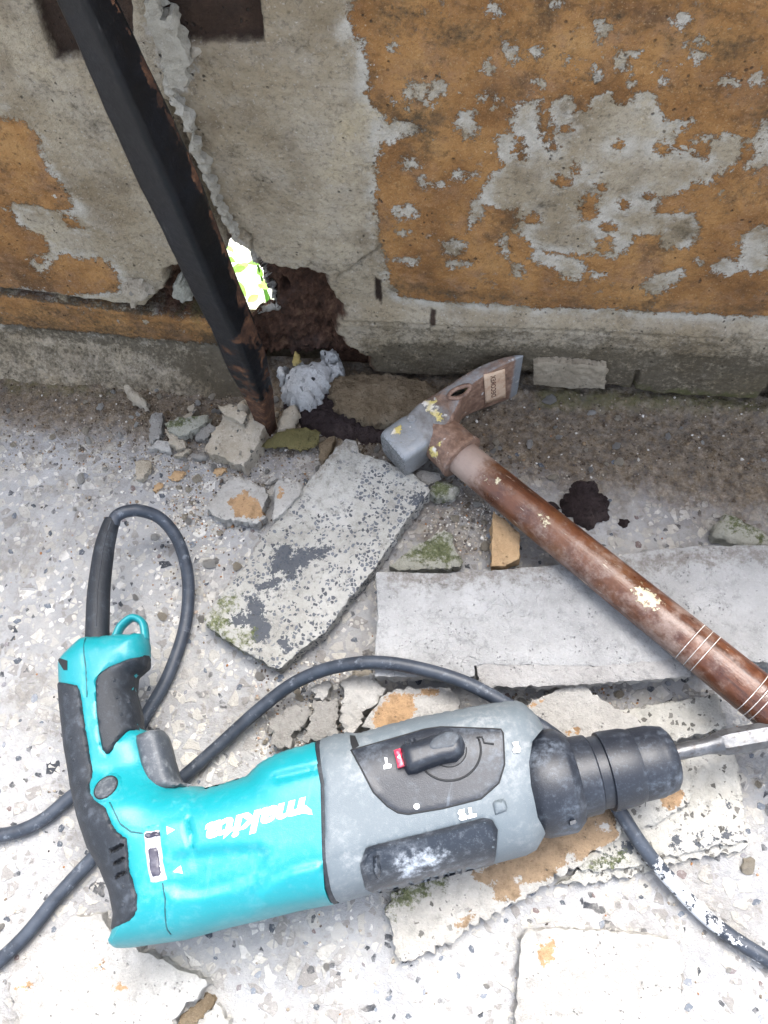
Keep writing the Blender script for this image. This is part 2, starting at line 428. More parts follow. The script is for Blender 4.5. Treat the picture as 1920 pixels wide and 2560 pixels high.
def mat_debris(name, c0, c1, c2, och=(.48, .32, .19), speck=.0, speckc=(.10, .095, .085), rough=.95, grain=1.0, crack=0.0, sc=1.0, mossk=1.0, edgec=None, vsc=300):
    m = M(name)
    n1 = m.noise(30*sc, 5, .65); n2 = m.noise(150*sc, 6, .72); n3 = m.noise(800, 4, .7)
    col = m.ramp(n1, [(.3, c0), (.5, c1), (.7, c2)])
    col = m.mix(m.sm(n2, .48, .72, 0, .6), col, tuple(.6*x for x in c0))
    col = m.mix(m.sm(n3, .55, .72, 0, .45), col, tuple(min(1, 1.25*x) for x in c2))
    if edgec is not None:
        col = m.mix(m.sm(m.attr('edge'), .0006, -.0001, 0, .8), col, m.mix(n2, edgec, tuple(.5*x for x in edgec)))
    wob = m.add(m.mul(m.add(n2, -.5), .012), m.mul(m.add(m.noise(420, 4, .7), -.5), .008))
    if speck > 0:
        w = m.warp(vsc*1.3, .0022); v = m.voro(vsc, vec=w, out='Color'); e = m.voro(vsc, 'DISTANCE_TO_EDGE', vec=w)
        s3 = m.sep(v); chip = m.mul(m.sm(e, .10, .16), m.sm(s3[0], 1-speck, 1-speck+.02))
        den = m.sm(m.noise(22, 4, .6, off=(2, 2, 2)), .36, .52)
        col = m.mix(m.mul(chip, den), col, m.mix(s3[1], speckc, tuple(2.2*x for x in speckc)))
        m.bmp(chip, .0004, .5)
    om = m.sm(m.add(m.attr('ochre'), wob), -.0004, .0004)
    oc = m.mix(m.sm(n2, .4, .7), och, tuple(.62*x for x in och)); oc = m.mix(m.sm(n3, .6, .72), oc, (.16, .085, .04))
    col = m.mix(om, col, oc)
    dm = m.sm(m.add(m.attr('dark'), m.mul(wob, 2.3)), -.0006, .0008)
    col = m.mix(m.mul(dm, .93), col, m.mix(n2, (.045, .053, .066), (.11, .12, .14)))
    gm = m.sm(m.add(m.attr('moss'), m.mul(wob, 2.6)), -.003, .004)
    gc = m.ramp(m.noise(260, 5, .8), [(.32, (.030, .034, .012)), (.47, (.090, .108, .034)), (.60, (.20, .215, .10)), (.72, (.42, .42, .33))])
    col = m.mix(m.mul(gm, .9*mossk), col, gc)
    wm = m.sm(m.add(m.attr('white'), wob), -.001, .001); col = m.mix(m.mul(wm, .9), col, (.74, .72, .68))
    sl = m.sm(m.add(m.attr('soil'), m.mul(wob, 3.5)), -.006, .012); col = m.mix(m.mul(sl, .65), col, m.mix(n2, (.09, .072, .055), (.24, .20, .155)))
    pit = m.mul(m.sm(m.voro(330, vec=m.warp(180, .004)), .10, .26, 1, 0), m.sm(m.noise(70, 4), .50, .58))
    col = m.mix(m.mul(pit, .55), col, tuple(.35*x for x in c0))
    m.bmp(m.add(m.noise(170, 6, .82), m.mul(pit, -.35)), .0055*grain, 1.0)
    if crack:
        ck = m.sm(m.voro(70, 'DISTANCE_TO_EDGE', vec=m.warp(60, .03)), .0, .025, 1, 0)
        ck = m.mul(ck, m.sm(m.noise(25, 4, off=(7, 7, 7)), .54, .66)); m.bmp(m.mul(ck, -crack), .0015, 1.0)
    return m.done(col, rough, spec=.2)

def mat_plastic(name, c, rough, dustc=(.55, .55, .54), dust=.25, grain=.00012, wear=0.0, spec=.45, scuff=.4):
    m = M(name)
    n1 = m.noise(28, 5, .65); n2 = m.noise(220, 5, .7)
    sc = m.noise(90, 4, .7, vec=m.vscale(m.co, (1, .12, 1)), off=(3, 0, 0))
    col = m.mix(m.sm(n1, .35, .75, 0, .10), c, tuple(min(1, x*1.35+.01) for x in c))
    n5 = m.noise(900, 3, .7); d = m.mul(m.add(m.mul(m.sm(n1, .45, .75), m.sm(n2, .38, .62)), m.add(m.mul(m.sm(n2, .52, .75), .5), m.mul(m.sm(n5, .55, .72), .35))), dust)
    d = m.math('MINIMUM', m.add(d, m.mul(m.sm(sc, .66, .74), scuff*dust)), 1.0)
    if wear: d = m.math('MINIMUM', m.add(d, m.mul(m.sm(m.add(m.attr('wear'), m.mul(m.add(n2, -.5), .02)), -.003, .008), wear)), 1)
    col = m.mix(d, col, dustc)
    m.bmp(m.noise(2200, 2, .5), grain, .9)
    return m.done(col, m.add(m.mul(d, .35), rough), spec=spec)

# ================================================================== SETTING
YW = 0.335                                   # plane of the wall's plaster face
YF = at((300, 978))[1]                       # where the coved foot of the wall meets the floor
WALL_H = 0.47
def wpt(p, dy=0.0): return aty(p, YW+dy)
def wxz(pts, dy=0.0): return [(w[0], w[2]) for w in (wpt(p, dy) for p in pts)]
def fxy(pts, z=0.0): return [(w[0], w[1]) for w in (at(p, z) for p in pts)]
def line(pts, dy=0.0):
    a = np.array(wxz(pts, dy)); return lambda x: np.interp(x, a[:, 0], a[:, 1])
Z1 = zm(0, 0, .5787); Z2 = zm(960, 0, .5787); Z3 = zm(0, 560, .5787); Z4 = zm(960, 560, .5787)
Z5 = zm(380, 580, .3376)

def floor_h(x, y):
    h = .0007*fbm(x, y, 28, 3, 3)+.0004*fbm(x, y, 160, 3, 8)
    near = sstep(.225, .30, y)
    h = h+near*(.0015+.0018*fbm(x, y, 45, 4, 11))
    led = sstep(.318, .327, y+.0015*fbm(x, y, 60, 3, 2))*sstep(-.08, -.04, x)
    return h+led*(.009+.002*fbm(x, y, 90, 3, 5))

def axis(lo, hi, step, far_lo, far_hi):
    a = list(np.arange(lo, hi+1e-9, step)); s = step
    while a[-1] < far_hi: s *= 1.35; a.append(a[-1]+s)
    s = step; b = [lo]
    while b[-1] > far_lo: s *= 1.35; b.append(b[-1]-s)
    return np.array(b[:0:-1]+a)

def build_floor():
    xs = axis(-.42, .26, .0018, -4, 4); ys = axis(-.17, .345, .0018, -4, .346)
    gx, gy = np.meshgrid(xs, ys); x = gx.ravel(); y = gy.ravel(); z = floor_h(x, y)
    nx, ny = len(xs), len(ys); i = np.arange(nx*ny).reshape(ny, nx)
    q = np.stack([i[:-1, :-1].ravel(), i[:-1, 1:].ravel(), i[1:, 1:].ravel(), i[1:, :-1].ravel()], 1)
    soil = 1.05*sstep(.235, .315, y+.10*np.clip(x, 0, .3)) + .30*sstep(.16, .25, y)
    for poly, s in (([(690, 1000), (900, 1060), (1000, 1200), (1250, 1220), (1250, 1400), (1080, 1420), (980, 1330), (930, 1480), (1000, 1300), (900, 1180), (700, 1090)], .5),
                    ([(200, 960), (640, 1010), (640, 1110), (330, 1130), (180, 1040)], .35),
                    ([(900, 1560), (945, 1450), (955, 1690), (840, 1700), (760, 1660)], .35)):
        soil = np.maximum(soil, s*sstep(-.012, .012, sdf(x, y, fxy(poly)))+.4*soil)
    moss = .8*sstep(-.015, .01, sdf(x, y, fxy([(1340, 985), (1700, 1000), (1920, 1020), (1920, 1045), (1340, 1025)])))
    moss = np.maximum(moss, .6*sstep(-.015, .01, sdf(x, y, fxy([(0, 920), (300, 965), (300, 1000), (0, 990)]))))
    o = link_mesh('floor', np.column_stack([x, y, z]), q, mat_floor(), None, {'soil': soil, 'moss': moss})
    o['kind'] = 'structure'
    return o
floor = build_floor()

def build_wall():
    XS0 = wpt((600, 800))[0]
    xs = axis(-.43, .25, .0011, -1.6, 1.6); zs = np.concatenate([np.arange(-.004, .312, .0011), np.linspace(.314, WALL_H, 30)])
    gx, gz = np.meshgrid(xs, zs); x = gx.ravel(); z = gz.ravel()
    zA = line([(-300, 690), (0, 727), (120, 737), (250, 757), (360, 772), (560, 800), (640, 815)])(x)+.0012*fbm(x, x*0, 60, 4, 4)
    zB = line([(-300, 785), (0, 812), (300, 842), (540, 862), (620, 872)], -.003)(x)+.001*fbm(x, x*0, 90, 3, 6)
    zP1 = line([(700, 735), (960, 748), (1920, 797), (2200, 812)])(x); zP2 = line([(700, 795), (960, 808), (1400, 826), (1920, 852), (2200, 866)], -.004)(x)
    zP3 = line([(700, 935), (870, 930), (1000, 938), (1100, 942), (1330, 930), (1560, 968), (1640, 985), (1920, 1003), (2200, 1015)], -.008)(x)+.0016*fbm(x, x*0, 70, 4, 9)
    zA = np.maximum(zA, .045); zB = np.maximum(zB, .02)
    # coved foot and painted band, one side of the post
    DL = np.where(z > zA, 0, .002*sstep(0, .003, zA-z))
    t = np.clip((zB-z)/np.maximum(zB, .01), 0, 1)
    DL = DL+(YW-YF-.002)*t**1.6+.0012*sstep(0, .2, t)*fbm(x, z, 60, 3, 31)
    DL = DL-.014*np.exp(-((z-zA-.0006)/.0016)**2)*(.55+.45*sstep(-.3, .3, fbm(x, x*0, 40, 2, 14)))
    # plinth, other side
    DR = .005*sstep(0, 1, (zP1-z)/np.maximum(zP1-zP2, .004))+.004*sstep(0, 1, (zP2-z)/np.maximum(zP2-zP3, .004))
    DR = np.where(z < zP3, -.016, DR-.003*np.exp(-(z-zP3)/.002)); DR = DR-.0012*np.exp(-((z-zP2)/.0012)**2)
    wr = sstep(XS0-.006, XS0+.006, x)
    D = DL*(1-wr)+DR*wr
    D = D+.0011*fbm(x, z, 11, 3, 41)+.00055*fbm(x, z, 90, 4, 42)+.00035*fbm(x, z, 400, 2, 43)
    P = lambda poly, dy=0.0: sdf(x, z, wxz(poly, dy))
    rect = np.maximum(P([(380, -60), (640, -60), (661, 104), (600, 108), (463, 107), (420, 90)]), P([(60, -60), (330, -60), (330, 145), (226, 148), (139, 150), (118, 112), (87, 10)]))
    D = D-.006*sstep(-.0006, .0012, rect+.0006*fbm(x, z, 120, 3, 5))
    hole = wxz(Z5([(560, 90), (655, 95), (720, 140), (760, 220), (790, 330), (800, 420), (840, 540), (882, 622), (790, 634), (700, 640), (600, 560), (520, 400), (520, 200)]))
    pocket = wxz(Z5(ell(955, 540, 58, 70, seed=3)))
    crum = wxz(Z5([(790, 200), (900, 240), (1000, 262), (1120, 260), (1290, 300), (1330, 420), (1400, 520), (1450, 570), (1380, 700), (1480, 800), (1650, 880), (1650, 1010), (1450, 1010), (1300, 1040), (1250, 1200), (1000, 1260), (880, 1230), (780, 1100), (700, 800), (700, 640), (640, 500)]))
    crum2 = wxz([(400, 672), (470, 660), (500, 700), (560, 800), (520, 800), (420, 788), (345, 775), (375, 742), (415, 715)])
    rough = fbm(x, z, 75, 5, 21, .62)
    sc = sdf(x, z, crum)+.0022*fbm(x, z, 130, 3, 12); sc2 = sdf(x, z, crum2)+.002*fbm(x, z, 130, 3, 13)
    D = D-sstep(-.001, .009, sc)*(.020+.006*rough+.0012*fbm(x, z, 350, 3, 23)); D = D-sstep(-.001, .005, sc2)*(.014+.006*rough)
    D = D-.02*sstep(-.001, .004, sdf(x, z, pocket))
    for g, dp in ((Z4([(1085, 590), (1110, 590), (1075, 700), (1060, 760), (1030, 740), (1060, 690)]), .008), (Z4([(1600, 720), (1670, 640), (1670, 780), (1610, 770)]), .02), (Z4([(1622, 230), (1645, 240), (1640, 320), (1660, 340), (1625, 330)]), .0), (Z3([(1620, 230), (1640, 250), (1650, 330), (1630, 340), (1615, 280)]), .004)):
        D = D-dp*sstep(-.001, .003, P(g))
    for a, b, wd in (((835, 700), (905, 650), .0009), ((905, 650), (960, 610), .0007), ((622, 590), (640, 650), .0010), ((610, 575), (624, 592), .0008)):
        pa = np.array(wxz([a])[0]); pb = np.array(wxz([b])[0]); e = pb-pa
        tt = np.clip(((x-pa[0])*e[0]+(z-pa[1])*e[1])/(e@e), 0, 1); dd = np.hypot(x-pa[0]-tt*e[0]+.0015*fbm(x, z, 120, 2, 3), z-pa[1]-tt*e[1])
        D = D-.003*np.exp(-(dd/wd)**2)
    # slot in the plaster beside the post
    slot = P([(412, 250), (440, 262), (480, 370), (520, 470), (560, 560), (592, 620), (570, 620), (520, 520), (470, 400)])
    D = D-.006*sstep(-.001, .002, slot+.0012*fbm(x, z, 130, 3, 71))
    # --- paint
    pos = [Z1([(-400, 470), (0, 512), (40, 500), (110, 530), (160, 590), (200, 680), (220, 740), (270, 800), (300, 860), (330, 900), (200, 906), (140, 890), (60, 880), (20, 900), (-400, 900)]),
           Z1([(-400, 915), (40, 905), (70, 960), (95, 985), (180, 1020), (215, 1060), (215, 1100), (150, 1100), (130, 1135), (140, 1180), (170, 1200), (-400, 1180)]), Z1([(250, 935), (330, 945), (365, 990), (290, 980)]),
           Z3([(-400, 60), (0, 60), (110, 130), (150, 190), (180, 215), (225, 160), (270, 133), (340, 155), (430, 150), (490, 190), (525, 262), (500, 290), (330, 305), (200, 285), (0, 270), (-400, 240)]), Z3([(150, 150), (180, 148), (190, 170), (160, 172)])]
    right = [(880, -300), (884, 0), (877, 87), (895, 92), (911, 104), (918, 170), (920, 231), (940, 262), (960, 290), (952, 340), (949, 353), (943, 416), (940, 480), (946, 578), (962, 640), (972, 700), (1000, 742), (1100, 752), (1350, 768), (1500, 772), (1920, 790), (4200, 905), (4200, -300)]
    big = Z2([(545, 520), (600, 430), (690, 415), (660, 520), (690, 580), (725, 530), (720, 450), (790, 405), (830, 450), (815, 482), (885, 480), (895, 410), (980, 405), (985, 440), (1080, 445), (1085, 400), (1150, 400), (1200, 450), (1220, 520), (1340, 515), (1260, 570), (1250, 640), (1330, 650), (1390, 690), (1440, 610), (1490, 570), (1560, 600), (1540, 700), (1470, 730), (1420, 790), (1350, 780), (1270, 830), (1190, 850), (1170, 920), (1340, 915), (1365, 990), (1310, 1060), (1200, 1080), (1190, 1010), (1090, 1015), (1040, 1090), (1000, 1120), (930, 1106), (760, 1106), (640, 1060), (570, 990), (580, 900), (440, 890), (400, 960), (360, 1000), (370, 880), (420, 850), (460, 740), (520, 720), (480, 650), (490, 580), (540, 570)])
    isl = [Z2(ell(*e_, seed=k)) for k, e_ in enumerate([(585, 630, 32, 52), (740, 630, 15, 14), (1020, 630, 20, 17), (1205, 640, 30, 24), (940, 805, 25, 22), (1035, 885, 22, 14), (890, 890, 45, 70), (970, 985, 30, 20), (640, 945, 32, 13), (780, 780, 35, 24), (825, 730, 20, 22), (1140, 850, 26, 18), (960, 1060, 40, 40), (705, 540, 22, 60), (780, 556, 30, 10)])]
    fl = [Z2(ell(*e_, seed=k+50, jit=.35)) for k, e_ in enumerate([(545, 225, 35, 45), (945, 130, 28, 50), (1025, 255, 28, 45), (1075, 220, 30, 12), (1285, 85, 36, 32), (1350, 180, 42, 22), (1360, 235, 35, 25), (915, 312, 20, 22), (1070, 355, 18, 26), (1205, 340, 20, 20), (1480, 355, 42, 20), (150, 390, 60, 40), (225, 380, 45, 38), (110, 430, 25, 40), (360, 520, 42, 48), (40, 570, 95, 45), (110, 705, 46, 32), (340, 755, 60, 18), (475, 40, 26, 20), (650, 215, 26, 20), (1620, 340, 30, 28), (1640, 620, 45, 80), (1610, 700, 50, 28), (100, 915, 45, 30), (300, 1060, 50, 25), (1610, 1040, 55, 65), (795, 260, 12, 22), (370, 590, 32, 12), (735, 10, 18, 14), (1390, 600, 40, 20), (170, 790, 20, 28), (30, 430, 16, 20), (30, 200, 12, 18), (520, 1060, 18, 45), (80, 1000, 18, 14), (245, 795, 12, 10), (430, 420, 18, 14), (500, 420, 25, 12), (450, 290, 14, 40), (670, 360, 16, 22), (1190, 270, 12, 8)])]
    fl += [Z4(p) for p in ([(620, 150), (660, 110), (740, 130), (860, 160), (880, 200), (840, 240), (760, 230), (740, 190)], [(890, 205), (950, 215), (945, 240), (890, 225)], [(1095, 270), (1160, 230), (1290, 185), (1300, 220), (1230, 270), (1170, 310)])]
    fl += [Z4(ell(*e_, seed=k+90)) for k, e_ in enumerate([(1470, 180, 60, 36), (1600, 150, 75, 60), (575, 195, 22, 38), (300, 100, 52, 24), (1360, 160, 18, 12), (105, 155, 50, 14), (320, 170, 55, 14), (1640, 60, 60, 50)])]
    pp = np.full(x.shape, -.03)
    for g in pos: pp = np.maximum(pp, P(g))
    rr = np.minimum(P(right), .03); rr = np.minimum(rr, -P(big))
    for g in fl: rr = np.minimum(rr, -P(g))
    for g in isl: rr = np.maximum(rr, P(g))
    pp = np.maximum(pp, rr)
    pp = np.maximum(pp, np.where((wr < .5), np.minimum(zA-.0015-z, z-zB-.0005), -.03))
    D = D+.0007*sstep(-.0006, .0006, pp+.002*fbm(x, z, 110, 3, 77))
    # --- stains and darker areas
    dirt = np.zeros_like(x)
    def soft(poly, s, w=.012, dy=0.0):
        np.maximum(dirt, s*sstep(-w, w, P(poly, dy)), out=dirt)
    soft([(980, 830), (1500, 845), (2000, 870), (2000, 1010), (1100, 960), (860, 935), (860, 880)], .95); soft([(900, 790), (2000, 840), (2000, 900), (900, 880)], .52, .006)
    soft([(1330, 800), (1900, 815), (1900, 850), (1330, 830)], .42, .006)
    soft([(940, 740), (1920, 790), (1920, 760), (1300, 735), (980, 690)], .48, .010)
    soft([(0, 812), (560, 868), (640, 1000), (560, 930), (300, 872), (0, 840)], .85, .006, -.006); soft([(-200, 790), (600, 860), (660, 1020), (300, 1000), (-200, 980)], .56, .004, -.012)
    soft([(480, 860), (620, 850), (660, 960), (600, 1000), (520, 930)], .95, .006, -.012)
    soft([(-200, 735), (560, 810), (600, 860), (0, 800), (-200, 780)], .40, .004); soft([(30, 745), (330, 775), (300, 835), (60, 800)], .52, .006)
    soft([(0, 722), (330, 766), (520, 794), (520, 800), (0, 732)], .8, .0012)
    for e_ in [(100, 60, 120, 40), (700, 60, 80, 30), (1150, 130, 110, 30), (1480, 130, 80, 40), (250, 250, 60, 30), (930, 330, 80, 25), (310, 150, 70, 60), (520, 145, 80, 40), (60, 60, 90, 60), (1250, 190, 60, 26), (1580, 190, 90, 26), (1640, 460, 50, 40), (430, 110, 90, 40), (1000, 60, 90, 25), (1400, 30, 120, 30), (60, 480, 60, 50), (200, 560, 60, 60), (200, 650, 90, 30)]:
        soft(Z2(ell(*e_)), .60, .007)
    for e_ in [(300, 150, 170, 60), (550, 150, 90, 50), (40, 60, 130, 80), (1250, 190, 130, 40), (1560, 200, 150, 60), (1650, 470, 60, 60), (180, 520, 110, 90), (1500, 60, 160, 40)]:
        soft(Z2(ell(*e_)), .66, .016)
    for e_ in [(1460, 500, 50, 40), (1110, 800, 70, 80), (1600, 900, 40, 90), (300, 480, 60, 60), (430, 520, 80, 80), (900, 300, 60, 60), (1240, 190, 90, 30), (1000, 660, 60, 60), (180, 380, 90, 70)]:
        soft(Z1(ell(*e_)), .50, .010)
    soft([(600, 560), (760, 640), (960, 640), (960, 700), (840, 760), (760, 660), (640, 640)], .35, .010)
    soft([(-100, -100), (140, -100), (260, 200), (160, 330), (80, 160), (-100, 40)], .30, .02)  # faintly darker band towards the top corner
    for e_ in [(775, 465, 26, 32), (1300, 1000, 50, 45), (1290, 710, 30, 22), (960, 520, 40, 30), (700, 890, 60, 25), (1080, 850, 40, 20), (640, 830, 30, 25)]:
        soft(Z2(ell(*e_)), .48, .005)
    brown = np.maximum(rect, np.maximum(P([(935, 690), (955, 700), (955, 760), (940, 750)]), P(Z4([(200, 360), (225, 365), (225, 420), (205, 420)]))))
    soil = np.maximum(sc, sc2)-.001
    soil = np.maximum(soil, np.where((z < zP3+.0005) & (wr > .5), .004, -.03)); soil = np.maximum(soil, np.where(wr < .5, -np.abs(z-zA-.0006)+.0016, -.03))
    soil = np.maximum(soil, slot-.002)
    white = np.maximum(P(Z5([(655, 95), (740, 140), (800, 240), (850, 340), (890, 420), (870, 480), (900, 600), (1000, 590), (1030, 540), (1050, 560), (1040, 610), (900, 660), (790, 660), (790, 400)])), P(Z5([(980, 900), (1260, 870), (1260, 1000), (1100, 1010), (1000, 1060)])))  # white on hole rim and wall below: light through the hole, painted in
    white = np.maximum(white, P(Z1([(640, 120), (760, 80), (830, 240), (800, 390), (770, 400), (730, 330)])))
    moss = np.where((wr < .5), -.004-np.abs(z-.010), -.03); moss = np.maximum(moss, P([(440, 720), (560, 760), (560, 815), (440, 790)])); moss = np.maximum(moss, P([(1500, 950), (1920, 975), (1920, 1010), (1560, 990)], -.008)-.002)
    nx, nz = len(xs), len(zs); i = np.arange(nx*nz).reshape(nz, nx)
    q = np.stack([i[:-1, :-1].ravel(), i[:-1, 1:].ravel(), i[1:, 1:].ravel(), i[1:, :-1].ravel()], 1)
    cxm = x[q].mean(1); czm = z[q].mean(1)
    hs_ = np.maximum(sdf(cxm, czm, hole)+.0012*fbm(cxm, czm, 130, 3, 61), sdf(cxm, czm, pocket)-.006)
    keep = hs_ < 0
    gone = q[~keep]; q = q[keep]
    V = np.column_stack([x, YW-D, z])
    # sides of the hole
    E = set()
    for f in gone:
        for k in range(4): E.add((f[k], f[(k+1) % 4]))
    bd = [e_ for e_ in E if (e_[1], e_[0]) not in E]
    bv = {}; extra = []; fq = []
    cen = np.array(hole).mean(0)
    def ring(v, lev):
        key = (v, lev)
        if key not in bv:
            bv[key] = len(V)+len(extra); f = (.008, .018, .030)[lev]
            dx = V[v, 0]-cen[0]; dz = V[v, 2]-cen[1]; k = (1.10, 1.35, 1.75)[lev]
            n_ = .0014*math.sin(V[v, 0]*900+V[v, 2]*700+lev*2)+.0008*math.sin(V[v, 0]*2100-V[v, 2]*1700+lev)
            extra.append((cen[0]+dx*k+n_, max(V[v, 1], YW)+f-(max(V[v, 1], YW)-YW)*.7, cen[1]+dz*k+n_-(.004, .009, .015)[lev]))
        return bv[key]
    for a, b in bd:
        p = (a, b)
        for lev in range(3):
            n_ = (ring(a, lev), ring(b, lev)); fq.append((p[0], p[1], n_[1], n_[0])); p = n_
    V = np.vstack([V, np.array(extra)]); q = np.vstack([q, np.array(fq)])
    ne = len(extra)
    padv = lambda a, v: np.concatenate([a, np.full(ne, v)])
    root = thing('parapet_wall', (0, YW, 0), 'low old parapet wall with flaking ochre paint over grey plaster and a hole broken through', 'wall')
    mw = mat_wall()
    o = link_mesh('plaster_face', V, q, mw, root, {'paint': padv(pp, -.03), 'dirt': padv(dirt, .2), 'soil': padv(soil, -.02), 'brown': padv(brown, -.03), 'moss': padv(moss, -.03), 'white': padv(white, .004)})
    # back and top of the wall around the hole
    YB = YW+.034; hx = np.array(hole); pk = np.array(pocket); ax = np.vstack([hx, pk])
    x0, x1, z0, z1 = ax[:, 0].min()-.022, ax[:, 0].max()+.022, ax[:, 1].min()-.034, ax[:, 1].max()+.006
    xs_ = [-1.6, x0, x1, 1.6]; zs_ = [-.5, z0, z1, WALL_H]; vv = []; ff = []
    for zz in zs_:
        for xx in xs_: vv.append((xx, YB, zz))
    for r in range(3):
        for c in range(3):
            if r == 1 and c == 1: continue
            k = r*4+c; ff.append((k+1, k, k+4, k+5))
    n0 = len(vv); vv += [(-1.6, YW, WALL_H), (1.6, YW, WALL_H)]; ff.append((n0, n0+1, 15, 12))
    link_mesh('wall_back', vv, ff, mw, root, {'paint': [-.03]*len(vv), 'white': [-.03]*len(vv), 'soil': [-.03]*len(vv), 'brown': [-.03]*len(vv), 'moss': [-.03]*len(vv)}, False)
    return root, mw
wall, MW = build_wall()

# ground and plant beyond the hole
def build_beyond():
    m = M('pale_ground'); n = m.noise(25, 5); col = m.ramp(n, [(.3, (.46, .50, .40)), (.6, (.62, .64, .56)), (.8, (.70, .70, .64))]); m.bmp(m.noise(60, 5), .01)
    mg = m.done(col, .9)
    g = link_mesh('garden_ground', [(-3, YW+.034, -.12), (3, YW+.034, -.12), (3, 8, -.12), (-3, 8, -.12)], [(0, 1, 2, 3)], mg, None, smooth=False); g['kind'] = 'structure'
    lm = M('plant_leaf'); v = lm.rand(); c = lm.mix(lm.sm(v, .1, .9), (.09, .26, .035), (.30, .50, .13))
    b = lm.t.nodes.new('ShaderNodeBsdfPrincipled'); lm.set(b.inputs['Base Color'], c); b.inputs['Roughness'].default_value = .45
    tr = lm.t.nodes.new('ShaderNodeBsdfTranslucent'); lm.set(tr.inputs['Color'], (.42, .72, .16)); mx = lm.t.nodes.new('ShaderNodeMixShader'); mx.inputs[0].default_value = .5
    o = lm.t.nodes.new('ShaderNodeOutputMaterial'); lm.t.links.new(b.outputs[0], mx.inputs[1]); lm.t.links.new(tr.outputs[0], mx.inputs[2]); lm.t.links.new(mx.outputs[0], o.inputs[0])
    base = aty((655, 700), YW+.16); r = random.Random(5)
    root = thing('garden_plant', (base[0], base[1], -.12), 'bright green leafy plant seen through the hole behind the post', 'plant')
    me0 = None
    stem = tube('stem', [(base[0], base[1], -.12), (base[0]+.005, base[1]-.01, -.03), (base[0]-.005, base[1]+.01, .10)], [.003, .0025, .001], lm.m, root, 8)
    V = []; Fc = []
    for i in range(7):
        t = i/6; w = .016*math.sin(math.pi*min(1, t*.92+.06))**.8
        for s in (-1, 0, 1): V.append((s*w, t*.055, -.02*t*t+(.004 if s else 0)))
    for i in range(6):
        for s in range(2): Fc.append((i*3+s, i*3+s+1, i*3+s+4, i*3+s+3))
    for k in range(120):
        if me0 is None:
            lo = link_mesh('leaf', np.array(V)+base, Fc, lm.m, root, origin=base); me0 = lo.data
        else:
            lo = bpy.data.objects.new('leaf', me0); COL.objects.link(lo); lo.parent = root
        p = Vector((r.uniform(-.045, .04), r.uniform(-.06, .06), r.uniform(.02, .21)))
        lo.location = p; lo.rotation_euler = (r.uniform(-.5, .9), r.uniform(-.5, .5), r.uniform(0, 6.28)); s = r.uniform(.13, .30); lo.scale = (s, s, s)
build_beyond()

